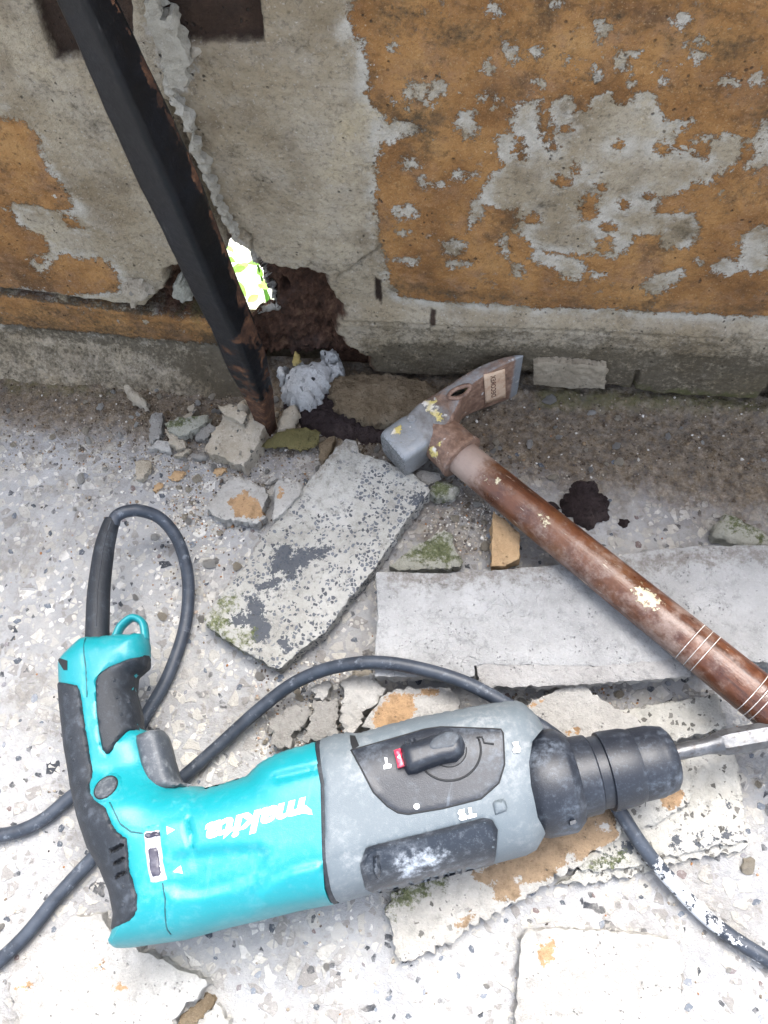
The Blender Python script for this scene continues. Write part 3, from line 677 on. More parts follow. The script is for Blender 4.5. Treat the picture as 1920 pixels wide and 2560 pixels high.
# ================================================================== POST
def build_post():
    m = M('flaking_black_paint')
    n1 = m.noise(35, 6, .7); n2 = m.noise(260, 5, .7); rust = m.sm(m.add(m.attr('rust'), m.mul(m.add(m.noise(70, 6, .72), -.5), .022)), -.0004, .0006)
    col = m.mix(m.sm(n1, .4, .7), (.0018, .0024, .0036), (.0036, .0052, .0085))
    col = m.mix(m.sm(m.noise(18, 4), .5, .75, 0, .5), col, (.008, .011, .016))
    streak = m.noise(120, 4, .7, vec=m.vscale(m.co, (1, 1, .12)))
    col = m.mix(m.sm(streak, .66, .74, 0, .35), col, (.11, .105, .10)); col = m.mix(m.sm(n2, .68, .76, 0, .5), col, (.16, .14, .12))
    rc = m.ramp(m.noise(110, 6, .75), [(.3, (.016, .009, .007)), (.5, (.052, .025, .015)), (.62, (.125, .060, .032)), (.78, (.25, .16, .10))])
    col = m.mix(rust, col, rc)
    m.bmp(n1, .0012, .7); m.bmp(n2, .0004, .6); m.bmp(rust, .0005, -.8)
    mp = m.done(col, m.add(m.mul(rust, .45), m.sm(n2, .3, .7, .30, .48)), spec=.26)
    b = at((684, 1086), 0)
    # left and right edges measured along the post, height -> width
    L = [(640, 1075), (608, 1000), (562, 920), (516, 810), (468, 720), (398, 575), (325, 430), (252, 270), (182, 110), (130, 0), (84, -110)]
    Rr = [(690, 1078), (684, 1000), (670, 924), (657, 884), (634, 823), (618, 783), (590, 715), (562, 640), (497, 470), (418, 300), (346, 150), (274, 0), (224, -110)]
    YP = b[1]
    ring = []
    prof = []
    for k in range(4):                        # rounded square, 4 corners x 6 points
        cxk, cyk = ((1, 1), (-1, 1), (-1, -1), (1, -1))[k]
        for j in range(6):
            a = math.radians(k*90+j*18); prof.append((cxk*.66+.34*math.cos(a), cyk*.66+.34*math.sin(a)))
    rot = math.radians(-20); pr = [(x*math.cos(rot)-y*math.sin(rot), x*math.sin(rot)+y*math.cos(rot)) for x, y in prof]
    ext = max(p[0] for p in pr)
    lx = []
    for l in L: w = aty(l, YP); lx.append((w[2], w[0]))
    rx = []
    for l in Rr: w = aty(l, YP); rx.append((w[2], w[0]))
    lx = np.array(sorted(lx)); rx = np.array(sorted(rx))
    zs = np.linspace(-.004, .46, 240); V = []; Fc = []; at_r = []
    wob = fbm(zs, zs*0, 25, 3, 3)
    for i, z in enumerate(zs):
        a, c = np.interp(z, lx[:, 0], lx[:, 1]), np.interp(z, rx[:, 0], rx[:, 1])
        hw = (c-a)/2/ext*.84; cx = (a+c)/2
        for k, (px, py) in enumerate(pr):
            q = hw*(1+.008*math.sin(z*310+k*1.7)+.008*math.sin(z*131+k*.9))
            V.append((cx+px*q, YP+.004+py*hw, z))
            # rust: patches on the front, the far flange, and the whole foot
            r_ = -.012
            ang = math.atan2(py, px)
            if -.5 < ang < .9: r_ = max(r_, .002-.010*max(0, z-.16)-.016*abs(ang-.2))
            r_ = max(r_, .006-abs(z-.02)*.14)
            for zz, aa, rr in ((.098, -1.9, .007), (.083, -1.75, .005), (.118, -1.85, .006), (.064, -1.6, .005), (.155, -1.95, .003), (.132, -1.0, .004), (.045, -1.3, .006)):
                r_ = max(r_, rr-math.hypot(z-zz, (ang-aa)*.010)*1.0)
            at_r.append(r_)
    n = len(pr)
    for i in range(len(zs)-1):
        for k in range(n):
            k2 = (k+1) % n; Fc.append((i*n+k, i*n+k2, (i+1)*n+k2, (i+1)*n+k))
    Fc.append(tuple(range(n))[::-1]); Fc.append(tuple((len(zs)-1)*n+k for k in range(n)))
    root = thing('metal_post', (b[0], YP, 0), 'black painted steel post with rusty flaking foot standing against the broken wall', 'post')
    link_mesh('tube', V, Fc, mp, root, {'rust': at_r})
    return root
build_post()

# ================================================================== HAMMER
def hammer():
    _a = at((1876, 1727), .046)-at((1146, 1137), .030); HANDLE_ANGLE = -math.atan2(_a[1], _a[0])
    m = M('varnished_wood'); al = m.vscale(m.co, (1, 1, 1))
    ax_u = m.attr('along'); n1 = m.noise(45, 5, .7); n2 = m.noise(300, 5, .72)
    col = m.mix(m.sm(n1, .35, .68), (.062, .019, .009), (.125, .042, .016)); col = m.mix(m.sm(n2, .5, .75, 0, .5), col, (.18, .072, .030))
    grain = m.noise(170, 5, .7, vec=m.vscale(m.rot(m.co, HANDLE_ANGLE), (.05, 1, 1)), off=(5, 0, 3)); col = m.mix(m.sm(grain, .48, .64, 0, .75), col, (.034, .012, .007))
    warm = m.sm(m.noise(20, 4, off=(4, 4, 4)), .5, .7); col = m.mix(m.mul(warm, .5), col, (.165, .070, .024))
    worn = m.sm(m.add(m.attr('worn'), m.mul(m.add(m.noise(70, 6, .75), -.5), 1.5)), .10, .62); col = m.mix(m.mul(worn, .85), col, m.mix(n1, (.22, .15, .12), (.42, .34, .29)))
    scr = m.math('MAXIMUM', m.sm(m.noise(420, 4, .65, vec=m.vscale(m.rot(m.co, HANDLE_ANGLE), (.16, 1, 1)), off=(1, 2, 3)), .64, .69), m.sm(n2, .70, .75))
    zone = m.sm(m.noise(25, 5, .7, off=(7, 0, 0)), .38, .58)
    col = m.mix(m.mul(m.mul(scr, zone), .85), col, (.50, .41, .31))
    spl = m.sm(m.add(m.attr('splash'), m.mul(m.add(n2, -.5), .026)), -.0005, .0008); col = m.mix(m.mul(spl, .9), col, (.56, .50, .34))
    m.bmp(m.add(n1, m.mul(grain, .5)), .0012, .8); m.bmp(m.add(m.mul(n2, .6), m.add(scr, spl)), .0004, .7)
    mw_ = m.done(col, m.add(m.mul(worn, .35), m.sm(n1, .3, .7, .24, .46)), spec=.5, coat=.12, Coat_Roughness=.22)
    m = M('worn_steel'); n1 = m.noise(40, 6, .68); n2 = m.noise(220, 6, .72)
    col = m.mix(m.sm(n1, .35, .65), (.25, .25, .25), (.115, .105, .095))
    ru = m.sm(m.add(m.attr('rust'), m.mul(m.add(n1, -.5), 1.0)), .18, .5)
    col = m.mix(m.mul(ru, .92), col, m.ramp(n2, [(.3, (.07, .036, .024)), (.5, (.19, .105, .068)), (.7, (.33, .215, .15))]))
    brt = m.sm(m.add(m.attr('bright'), m.mul(m.add(n2, -.5), .6)), .3, .75); col = m.mix(m.mul(brt, .85), col, (.29, .31, .33))
    gr = m.voro(330, 'DISTANCE_TO_EDGE'); gl = m.mul(m.sm(gr, .0, .12, 1, 0), m.attr('check')); col = m.mix(m.mul(gl, .8), col, (.05, .055, .055))
    spl = m.sm(m.add(m.attr('splash'), m.mul(m.add(n2, -.5), .016)), -.0005, .0006); col = m.mix(spl, col, m.mix(m.sm(m.noise(60, 2), .45, .55), (.60, .49, .17), (.70, .66, .60)))
    col = m.mix(m.sm(m.noise(130, 5, .7, off=(6, 6, 0)), .62, .70, 0, .75), col, (.62, .61, .58))
    m.bmp(n1, .0012, .7); m.bmp(n2, .0006, .8); m.bmp(spl, .0004, .7)
    ms = m.done(col, m.sm(n2, .3, .7, .38, .7), metal=m.mul(brt, .55), spec=.5)

    h0 = at((1146, 1137), .030); h1 = at((1876, 1727), .046); ax = h1-h0; Lh = np.linalg.norm(ax); ax /= Lh
    end = h0+ax*(Lh*1.42)
    root = thing('brick_hammer', (h0[0], h0[1], 0), 'adze hammer with rusty steel head and brown wooden handle propped on broken slabs', 'hammer')
    # handle: turned rod with three fine rings, twice
    def pos(px): 
        c = at(px, .04); return float((c-h0)@ax)/(Lh*1.42)
    prof = []; Lt = Lh*1.42
    tt = np.linspace(0, 1, 260)
    r0, r1 = .0126, .0138
    rings_px = [((1480+.2803*870), (1180+.2803*1520)), ((1480+.2803*950), (1180+.2803*1570)), ((1480+.2803*1015), (1180+.2803*1620)), ((1480+.2803*1425), (1180+.2803*1960)), ((1480+.2803*1480), (1180+.2803*2010)), ((1480+.2803*1530), (1180+.2803*2050))]
    rt = [pos(p) for p in rings_px]
    V = []; Fc = []; wr = []; sp = []; seg = 40
    u = np.cross(ax, (0, 0, 1.)); u /= np.linalg.norm(u); v = np.cross(u, ax)
    ts = sorted(set(list(tt)+[r_+d for r_ in rt for d in (-.0016, -.0007, 0, .0007, .0016)]))
    spl = [at(p, .055) for p in ((1618, 1490), (1606, 1476), (1634, 1504))]+[at(p, .05) for p in ((1360, 1295), (1205, 1190), (1240, 1195), (1545, 1560), (1484, 1463))]
    splr = [.0055, .004, .004, .0028, .005, .004, .003, .002]
    for t in ts:
        r = r0+(r1-r0)*min(1, t*1.42)
        for q in rt: r -= .0006*math.exp(-((t-q)/.0007)**2)
        for k in range(seg):
            a = 2*math.pi*k/seg; p = h0+ax*Lt*t+(u*math.cos(a)+v*math.sin(a))*r*(1+.012*math.sin(3*a+t*9)); V.append(p)
            w = sstep(.13, .0, t)*1.0+.25*sstep(.30, .1, abs(t-.40))*(1 if math.cos(a) > 0 else .6)+.15*sstep(.15, .02, abs(t-.62)); wr.append(min(1, w))
            s = -.02
            for c_, rr in zip(spl, splr): s = max(s, rr-np.linalg.norm(p-c_))
            sp.append(s)
    for i in range(len(ts)-1):
        for k in range(seg):
            k2 = (k+1) % seg; Fc.append((i*seg+k, i*seg+k2, (i+1)*seg+k2, (i+1)*seg+k))
    Fc.append(tuple(range(seg))); Fc.append(tuple((len(ts)-1)*seg+k for k in range(seg))[::-1])
    hd = link_mesh('handle', V, Fc, mw_, root, {'worn': wr, 'splash': sp})
    bm = bmesh.new(); bm.from_mesh(hd.data); bmesh.ops.recalc_face_normals(bm, faces=bm.faces); bm.to_mesh(hd.data); bm.free()
    rm = M('pale_ring'); mring = rm.done(rm.mix(rm.sm(rm.noise(300, 3), .4, .6), (.50, .48, .45), (.75, .74, .72)), .5)
    for q in rt:
        c = h0+ax*Lt*q; r = r0+(r1-r0)*min(1, q*1.42); Vr = []; Fr = []; n = 48
        for k in range(n):
            a = 2*math.pi*k/n; d = u*math.cos(a)+v*math.sin(a)
            for da, dr in ((-.00036, -.0006), (0, .00018), (.00036, -.0006)): Vr.append(c+ax*da+d*(r+dr)*(1+.012*math.sin(3*a+q*9)))
        for k in range(n):
            k2 = (k+1) % n
            for j in range(2): Fr.append((k*3+j, k*3+j+1, k2*3+j+1, k2*3+j))
        link_mesh('ring_line', Vr, Fr, mring, hd)
    # head: rounded rectangular sections along a bent path
    sec = [((982, 1139), .0285, .0152, .0155), ((1034, 1102), .0290, .0150, .0155), ((1050, 1090), .0295, .0138, .0152), ((1082, 1064), .0300, .0150, .0170), ((1112, 1034), .0300, .0115, .0165),
           ((1140, 1006), .0300, .0070, .0185), ((1175, 984), .0300, .0056, .0220), ((1215, 966), .0305, .0046, .0250), ((1255, 952), .0310, .0034, .0265), ((1285, 944), .0315, .0018, .0268), ((1299, 942), .0315, .0005, .0268)]
    C = [np.array(at(s[0], s[1])) for s in sec]; C = [np.array(c) for c in C]
    Cf = catmull(C, 6); hw = np.array([s[2] for s in sec]); hh = np.array([s[3] for s in sec]); tt = np.linspace(0, len(sec)-1, len(Cf))
    hwf = np.interp(tt, range(len(sec)), hw); hhf = np.interp(tt, range(len(sec)), hh)
    hn = 32; V = []; Fc = []; ru = []; br = []; ck = []; sp = []
    ysp = [at(p, .047) for p in ((1066, 1006), (1088, 1012), (1100, 1046), (1075, 1008))]; ysr = [.0035, .0038, .0026, .0026]
    wsp = [at(p, .043) for p in ((998, 1082), (1008, 1100))]; wsr = [.0045, .003]
    for i, c in enumerate(Cf):
        tg = Cf[min(i+1, len(Cf)-1)]-Cf[max(i-1, 0)]; tg /= np.linalg.norm(tg); sdv = np.cross(tg, (0, 0, 1.)); sdv /= np.linalg.norm(sdv)
        up = np.array((0, 0, 1.))
        for k in range(hn):
            a = 2*math.pi*(k+.5)/hn; e_ = .32; ca, sa = math.cos(a), math.sin(a)
            px = math.copysign(abs(ca)**e_, ca); pz = math.copysign(abs(sa)**e_, sa)
            q_ = (.90, .97)[i] if i < 2 else 1.0
            p = c+sdv*px*hwf[i]*q_+up*pz*hhf[i]*q_; V.append(p)
            f = tt[i]/(len(sec)-1)
            ru.append((.30 if pz > .93 else .72)*sstep(.18, .4, f)*sstep(1.0, .84, f)); br.append(max(sstep(.27, .10, f)*(.62 if pz > 0 else .4), 1.0*sstep(.82, .93, f))); ck.append(1.0 if i < 1 else 0.0)
            s = -.02
            for q, r_ in zip(ysp+wsp, ysr+wsr): s = max(s, r_-np.linalg.norm(p-q))
            sp.append(s)
    for i in range(len(Cf)-1):
        for k in range(hn):
            k2 = (k+1) % hn; Fc.append((i*hn+k, i*hn+k2, (i+1)*hn+k2, (i+1)*hn+k))
    Fc.append(tuple(range(hn))[::-1]); Fc.append(tuple((len(Cf)-1)*hn+k for k in range(hn)))
    hm = link_mesh('head', V, Fc, ms, root, {'rust': ru, 'bright': br, 'check': ck, 'splash': sp})
    bm = bmesh.new(); bm.from_mesh(hm.data); bmesh.ops.recalc_face_normals(bm, faces=bm.faces); bm.to_mesh(hm.data); bm.free(); sharp(hm, 45)
    bvh = BVHTree.FromPolygons([tuple(p) for p in V], Fc)
    def hit(px, off=.0003, b_=bvh):
        r_ = R @ cray(px); r_ /= np.linalg.norm(r_); loc, nn, *_ = b_.ray_cast(Vector(C0), Vector(r_))
        if loc is None: return None
        if nn.dot(Vector(r_)) > 0: nn = -nn
        return np.array(loc+nn*off), np.array(nn)
    # nail slot cut through the blade, with a raised rim
    Zh = zm(920, 860, .2532)
    sl = Zh([(818, 515), (835, 478), (880, 450), (940, 428), (985, 425), (980, 455), (945, 495), (890, 522), (845, 525)])
    pts = [hit(p, 0) for p in sl]
    if all(p is not None for p in pts):
        nn = np.mean([p[1] for p in pts], 0); nn /= np.linalg.norm(nn); P0 = np.array([p[0] for p in pts]); cc = P0.mean(0); n = len(P0)
        Vc = np.vstack([P0+nn*.006, P0-nn*.03]); Fcut = [tuple(range(n)), tuple(range(2*n-1, n-1, -1))]+[(k, n+k, n+(k+1) % n, (k+1) % n) for k in range(n)]
        cut = link_mesh('cutter', Vc, Fcut, ms, None, smooth=False)
        bm = bmesh.new(); bm.from_mesh(cut.data); bmesh.ops.recalc_face_normals(bm, faces=bm.faces); bm.to_mesh(cut.data); bm.free()
        md = hm.modifiers.new('slot', 'BOOLEAN'); md.operation = 'DIFFERENCE'; md.object = cut; md.solver = 'EXACT'
        bpy.context.view_layer.update(); dg = bpy.context.evaluated_depsgraph_get()
        nm = bpy.data.meshes.new_from_object(hm.evaluated_get(dg)); hm.modifiers.clear(); old = hm.data
        if len(nm.polygons) > 50: hm.data = nm; nm.name = 'head'
        bpy.data.objects.remove(cut); sharp(hm, 45)
        rim = catmull([cc+(p-cc)*1.25+nn*.0002 for p in P0], 4, True); rim.append(rim[0])
        tube('slot_rim', rim, .0016, ms, hm, 8, {'rust': [.8]*len(rim), 'splash': [-.02]*len(rim), 'bright': [0]*len(rim), 'check': [0]*len(rim)})
    # socket between head and handle
    s0 = at((1078, 1072), .030)
    so = lathe('socket', s0, h0+ax*.004, [(0, .0150), (.15, .0163), (.55, .0166), (.86, .0168), (.90, .0176), (.985, .0176), (1, .0168)], ms, root)
    nvs = len(so.data.vertices)
    for k, val in (('rust', .55), ('splash', -.02), ('bright', .05), ('check', 0)):
        a_ = so.data.attributes.new(k, 'FLOAT', 'POINT'); vals = np.full(nvs, val)
        if k == 'splash':
            cp = [at(p, .040) for p in ((1075, 1135), (1095, 1110), (1085, 1150))]; co = np.array([v_.co for v_ in so.data.vertices])+np.array(root.location)
            for q, r_ in zip(cp, (.006, .004, .004)): vals = np.maximum(vals, r_-np.linalg.norm(co-q, axis=1))
        a_.data.foreach_set('value', vals.astype(np.float32))
    # screw in the cheek
    hv = hit(Zh([(432, 742)])[0], .0002)
    if hv is not None:
        p, nn = hv
        sc = lathe('cross_screw', p-nn*.001, p+nn*.0009, [(0, .0034), (.6, .0034), (1, .0028)], ms, hm, 20)
        for k, val in (('rust', .25), ('splash', -.02), ('bright', .5), ('check', 0)):
            a_ = sc.data.attributes.new(k, 'FLOAT', 'POINT'); a_.data.foreach_set('value', np.full(len(sc.data.vertices), val, np.float32))
    # paper sticker on the blade
    q = Zh([(1140, 300), (1350, 240), (1355, 520), (1155, 590)]); g = 8; V = []; Fc = []
    def bil(s, t): return tuple((q[0][c]*(1-s)+q[1][c]*s)*(1-t)+(q[3][c]*(1-s)+q[2][c]*s)*t for c in (0, 1))
    ok = True
    for j in range(g+1):
        for i in range(g+1):
            h_ = hit(bil(i/g, j/g), .00035)
            if h_ is None: ok = False; break
            V.append(h_[0])
    if ok:
        for j in range(g):
            for i in range(g): k = j*(g+1)+i; Fc.append((k, k+1, k+g+2, k+g+1))
        m = M('paper_sticker'); n1 = m.noise(120, 5, .7); col = m.mix(m.sm(n1, .4, .7), (.56, .41, .29), (.42, .25, .16)); col = m.mix(m.sm(m.noise(400, 4, .7), .58, .72, 0, .7), col, (.58, .50, .40)); m.bmp(n1, .0003, .6)
        st = link_mesh('sticker', V, Fc, m.done(col, .8), hm); add_thickness(st, .0003)
        ink = M('brown_print'); mi = ink.done(ink.mix(ink.sm(ink.noise(500, 3), .4, .62), (.055, .018, .012), (.18, .09, .05)), .8)
        def place(s, t): return hit(bil(s, t), .00075)
        # text runs up the sticker, letters across it
        text_on('DECOREX', lambda a, b_: place(.30+.24*b_, .84-.74*a), mi, 'lettering', st, font_squash=True)

def add_thickness(ob, t):
    bm = bmesh.new(); bm.from_mesh(ob.data); bmesh.ops.recalc_face_normals(bm, faces=bm.faces)
    bmesh.ops.solidify(bm, geom=bm.faces[:], thickness=t); bmesh.ops.recalc_face_normals(bm, faces=bm.faces); bm.to_mesh(ob.data); bm.free()
def text_mesh(body, shear=0.0, offset=0.0, space=1.0):
    cu = bpy.data.curves.new('txt', 'FONT'); cu.body = body; cu.shear = shear; cu.offset = offset; cu.space_character = space; cu.resolution_u = 6
    o = bpy.data.objects.new('txt', cu); COL.objects.link(o); bpy.context.view_layer.update()
    me = bpy.data.meshes.new_from_object(o.evaluated_get(bpy.context.evaluated_depsgraph_get()))
    bm = bmesh.new(); bm.from_mesh(me); bmesh.ops.triangulate(bm, faces=bm.faces[:])
    for _ in range(1): bmesh.ops.subdivide_edges(bm, edges=[e for e in bm.edges if e.calc_length() > .18], cuts=1); bmesh.ops.triangulate(bm, faces=bm.faces[:])
    v = np.array([x.co[:2] for x in bm.verts]); bm.verts.index_update(); f = [tuple(x.index for x in p.verts) for p in bm.faces]; bm.free()
    bpy.data.objects.remove(o); bpy.data.curves.remove(cu); bpy.data.meshes.remove(me)
    return v, f
def text_on(body, place, mat, name, parent, shear=0.0, offset=.02, space=1.0, font_squash=False, thick=0.0):
    v, f = text_mesh(body, shear, offset, space); lo = v.min(0); hi = v.max(0)
    a = (v[:, 0]-lo[0])/(hi[0]-lo[0]); b = (v[:, 1]-lo[1])/(hi[1]-lo[1])
    P = [place(x, y) for x, y in zip(a, b)]
    bad = {i for i, p in enumerate(P) if p is None}
    f = [t for t in f if not bad & set(t)]
    P0 = P; P = [p[0] if p is not None else np.zeros(3) for p in P]
    if thick:
        n_ = len(P); Q = [p[0]-p[1]*thick if p is not None else np.zeros(3) for p in P0]; ed = set()
        for t in f:
            for k in range(3): ed.add((t[k], t[(k+1) % 3]))
        f = f+[(a_+n_, c_+n_, b_+n_) for a_, b_, c_ in f]+[(b_, a_, a_+n_, b_+n_) for a_, b_ in ed if (b_, a_) not in ed]; P = P+Q
    used = sorted({i for t in f for i in t}); mp = {i: k for k, i in enumerate(used)}
    return link_mesh(name, [P[i] for i in used], [tuple(mp[i] for i in t) for t in f], mat, parent, smooth=False)
hammer()

# ================================================================== ROTARY HAMMER DRILL
def drill():
    ZD = .051
    D1 = zm(760, 1720, .5787); D2 = zm(140, 1500, .434); D4 = zm(960, 1800, .5787); D5 = zm(1280, 1660, .3858)
    teal = mat_plastic('teal_plastic', (.004, .192, .222), .35, (.30, .46, .48), .14)
    tm = teal
    rub = mat_plastic('dark_rubber', (.008, .011, .016), .60, (.20, .23, .28), .20, grain=.00025)
    gry = mat_plastic('grey_rubber', (.100, .122, .138), .56, (.36, .37, .37), .34, grain=.0002, scuff=.7)
    blk = mat_plastic('black_plastic', (.012, .015, .022), .42, (.26, .31, .37), .20, scuff=.8)
    blkw = mat_plastic('dusty_black_plastic', (.016, .021, .030), .38, (.55, .60, .66), .25, wear=.75)
    chk = mat_plastic('scuffed_black_rubber', (.011, .014, .021), .42, (.24, .29, .36), .30, scuff=.9)
    dgr = mat_plastic('worn_grey_trigger', (.040, .047, .058), .5, (.35, .37, .38), .45)
    mm = M('white_print'); wht = mm.done(mm.mix(mm.sm(mm.noise(250, 4), .35, .5), (.62, .64, .64), (.80, .80, .80)), .5)
    mm = M('red_plastic'); red = mm.done(mm.mix(mm.sm(mm.noise(200, 4), .45, .7), (.55, .022, .06), (.62, .16, .20)), .45)
    mm = M('dark_gap'); gap = mm.done((.006, .007, .009), .7)
    sil = D2([(170, 222), (310, 214), (360, 206), (520, 196), (532, 230), (536, 330), (522, 388), (460, 440), (452, 520), (484, 640), (492, 720), (503, 748), (545, 760), (556, 800), (600, 900), (650, 1010), (700, 1070), (840, 1074), (870, 1085), (1000, 1050), (1120, 1010), (1180, 945), (1280, 890), (1400, 850), (1510, 820)])
    sil += [(809, 1850), (840, 1838), (873, 1833), (899, 1836), (960, 1818), (1049, 1795), (1160, 1774), (1263, 1757), (1290, 1756), (1312, 1768), (1339, 1795), (1356, 1822), (1470, 1800), (1480, 2080), (1360, 2092), (1341, 2124), (1316, 2138), (1240, 2158), (1119, 2184), (939, 2231), (852, 2258)]
    sil += D2([(1560, 1762), (1400, 1792), (1200, 1842), (1000, 1888), (750, 1958), (500, 1993), (430, 2003), (385, 2005), (352, 1980), (338, 1935), (362, 1890), (374, 1800), (350, 1680), (300, 1560), (230, 1440), (165, 1250), (110, 1080), (70, 850), (45, 620), (36, 500), (33, 370), (60, 328), (125, 265)])
    SIL = np.array([at(p, ZD)[:2] for p in sil])
    A = at((330, 2190), ZD)[:2]; B = at((1600, 1930), ZD)[:2]; ax = (B-A)/np.linalg.norm(B-A); nv = np.array([-ax[1], ax[0]])
    def sup(d, Rr, h, p=2.4): return h*np.clip(1-(1-np.clip(d/Rr, 0, 1))**p, 0, 1)**(1/p)
    def H(x, y):
        d = np.maximum(sdf(x, y, SIL, .002), 0)
        v = (x-A[0])*nv[0]+(y-A[1])*nv[1]; u = (x-A[0])*ax[0]+(y-A[1])*ax[1]
        hb = sstep(.030, .060, v)*(1-sstep(.065, .10, u))
        return sup(d, .034*(1-hb)+.019*hb, .036*(1-hb)+.0185*hb)
    def dp(p, Hf=None):
        Hf = Hf or H; z = ZD
        for k in range(7):
            w = at(p, z); h = float(Hf(np.array([w[0]]), np.array([w[1]]))[0]); z = .35*z+.65*(ZD+h) if k else ZD+h*.8
        return at(p, z)
    def dps(px, Hf=None):
        Hf = Hf or H; px = np.asarray(px, float); ry = (R @ np.stack([px[:, 0]-CX, px[:, 1]-CY, np.full(len(px), F)])).T; z = np.full(len(px), ZD)
        for k in range(7):
            w = C0+((z-CAM_H)/ry[:, 2])[:, None]*ry; h = Hf(w[:, 0], w[:, 1]); z = .35*z+.65*(ZD+h) if k else ZD+h*.8
        w = C0+((z-CAM_H)/ry[:, 2])[:, None]*ry; return list(w[:, :2])
    root = thing('rotary_drill', (A[0], A[1], 0), 'teal and grey corded rotary hammer drill lying on its side on the rubble', 'drill')
    feats_t = [(D2([(690, 1470), (900, 1440), (1150, 1425), (1215, 1450), (1200, 1520), (1130, 1600), (1000, 1660), (820, 1700), (680, 1700), (640, 1640), (650, 1540)]), -.0026, .0026),
               (D2([(1160, 1790), (1170, 1700), (1250, 1620), (1360, 1560), (1530, 1520), (1545, 1640), (1590, 1720), (1400, 1760)]), .0024, .0014),
               (D2([(610, 1290), (740, 1250), (760, 1400), (790, 1600), (640, 1620)]), .0006, .0010),
               (D2([(755, 1250), (775, 1255), (795, 1460), (780, 1470)]), -.0020, .0010),
               (D2([(1240, 1010), (1520, 950), (1520, 980), (1260, 1050)]), -.0018, .0016),
               (D2([(1140, 960), (1280, 890), (1510, 820), (1520, 950), (1240, 1005)]), .0010, .0020)]
    feats_t = [(np.array(dps(p)), a, w) for p, a, w in feats_t]
    seam = np.array(dps(D2([(308, 1165), (330, 1210), (370, 1290), (430, 1335), (500, 1345)]))); seam2 = np.array(dps(D2([(612, 1630), (628, 1720), (640, 1900), (660, 1925)])))
    seam3 = np.array(dps(D2([(172, 222), (172, 400), (178, 560)])))
    dims = np.array(dps(D2([(880, 1530), (1010, 1500), (1130, 1465), (960, 1590), (835, 1630), (1030, 1635), (900, 1690), (1090, 1555)])))
    def polyd(x, y, P):
        d = np.full(x.shape, 1.)
        for a, b in zip(P[:-1], P[1:]):
            e = b-a; t = np.clip(((x-a[0])*e[0]+(y-a[1])*e[1])/(e@e), 0, 1); d = np.minimum(d, np.hypot(x-a[0]-t*e[0], y-a[1]-t*e[1]))
        return d
    vents = [np.array(dps(D2(p))) for p in ([(312, 1440), (388, 1402), (398, 1420), (322, 1458)], [(328, 1512), (395, 1480), (402, 1498), (336, 1528)], [(345, 1588), (402, 1556), (408, 1574), (352, 1604)])]
    def edge_or_top(px):
        o = []
        for p in px:
            w = at(p, ZD); d = float(sdf(np.array([w[0]]), np.array([w[1]]), SIL)[0])
            o.append(w[:2] if d < .0022 else dp(p)[:2])
        return o
    FGP = np.array(edge_or_top(D2([(225, 470), (240, 430), (300, 385), (400, 345), (480, 328), (537, 322), (524, 390), (461, 440), (453, 520), (485, 640), (493, 725), (480, 750), (420, 750), (370, 790), (330, 850), (305, 882), (285, 886), (265, 860), (245, 760), (230, 620)]))); RGP = np.array(edge_or_top(D2([(33, 505), (50, 490), (80, 480), (122, 488), (142, 525), (160, 650), (190, 850), (215, 990), (198, 1060), (200, 1110), (225, 1150), (290, 1195), (312, 1260), (345, 1325), (412, 1372), (420, 1470), (425, 1560), (470, 1700), (472, 1785), (430, 1850), (358, 1898), (374, 1800), (350, 1680), (300, 1560), (230, 1440), (165, 1250), (110, 1080), (70, 850), (45, 620)])))
    def Ht(x, y):
        h = H(x, y); k = sstep(.0, .006, h)
        for P, a, w in feats_t: h = h+k*a*sstep(-w, w, sdf(x, y, P))
        for S in (seam, seam2, seam3): h = h-.0006*k*np.exp(-(polyd(x, y, S)/.0006)**2)
        h = h-.0036*sstep(.0, .0016, sdf(x, y, FGP))-.0022*sstep(.0008, .0022, sdf(x, y, RGP))
        for v_ in vents: h = h-.005*sstep(-.0012, .0, sdf(x, y, v_))
        for q in dims: h = h+.0006*np.exp(-((x-q[0])**2+(y-q[1])**2)/.0009**2)
        return h
    rec = np.array(dps(D1([(243, 765), (268, 692), (300, 680), (540, 622), (775, 562), (812, 570), (836, 612), (824, 745), (818, 765), (560, 830), (312, 890), (268, 870)])))
    feats_f = [(np.array(dps(D1([(200, 290), (330, 455), (290, 570), (250, 700), (100, 740), (90, 260)]))), .0008, .0022),
               (np.array(dps(D1([(240, 200), (500, 135), (870, 62), (880, 150), (590, 150), (430, 190), (230, 250)]))), .0005, .0012)]
    def Hf(x, y):
        h = H(x, y); k = sstep(0, .006, h)
        for P, a, w in feats_f: h = h+k*a*sstep(-w, w, sdf(x, y, P))
        return h+k*.0012
    def Hfr(x, y): return Hf(x, y)-.0042*sstep(-.0004, .0022, sdf(x, y, rec))
    def pillow(name, out, mat, hf, parent, raise_=0.0, er=.0012, drop=.0006, step=.0021, own=None, thick=None, dome=None, lift=0.0, attrs=None):
        """out = xy outline. closed shell around ZD (both faces), or a thin patch of given thickness on the near face"""
        o = [np.array(p) for p in out]
        if area2(o) < 0: o = o[::-1]
        o = resample(o, step)
        uv, tri, border = cdt(o, fill_pts(o, step, 3, .4)); x, y = uv[:, 0], uv[:, 1]
        d = np.maximum(sdf(x, y, np.array(o)), 0)
        if own: h = sup(d, own[0], own[1], 2.6)
        else: h = hf(x, y)+raise_*sstep(0, er, d)-drop*(1-sstep(0, er, d))
        if dome: h = h+sup(d, dome[0], dome[1], 2.3)
        h = h+lift
        lowz = -np.maximum(h, .0003) if thick is None else h-thick-(sup(d, dome[0], dome[1], 2.3) if dome else 0)
        hi = np.maximum(h, .0003) if thick is None else h
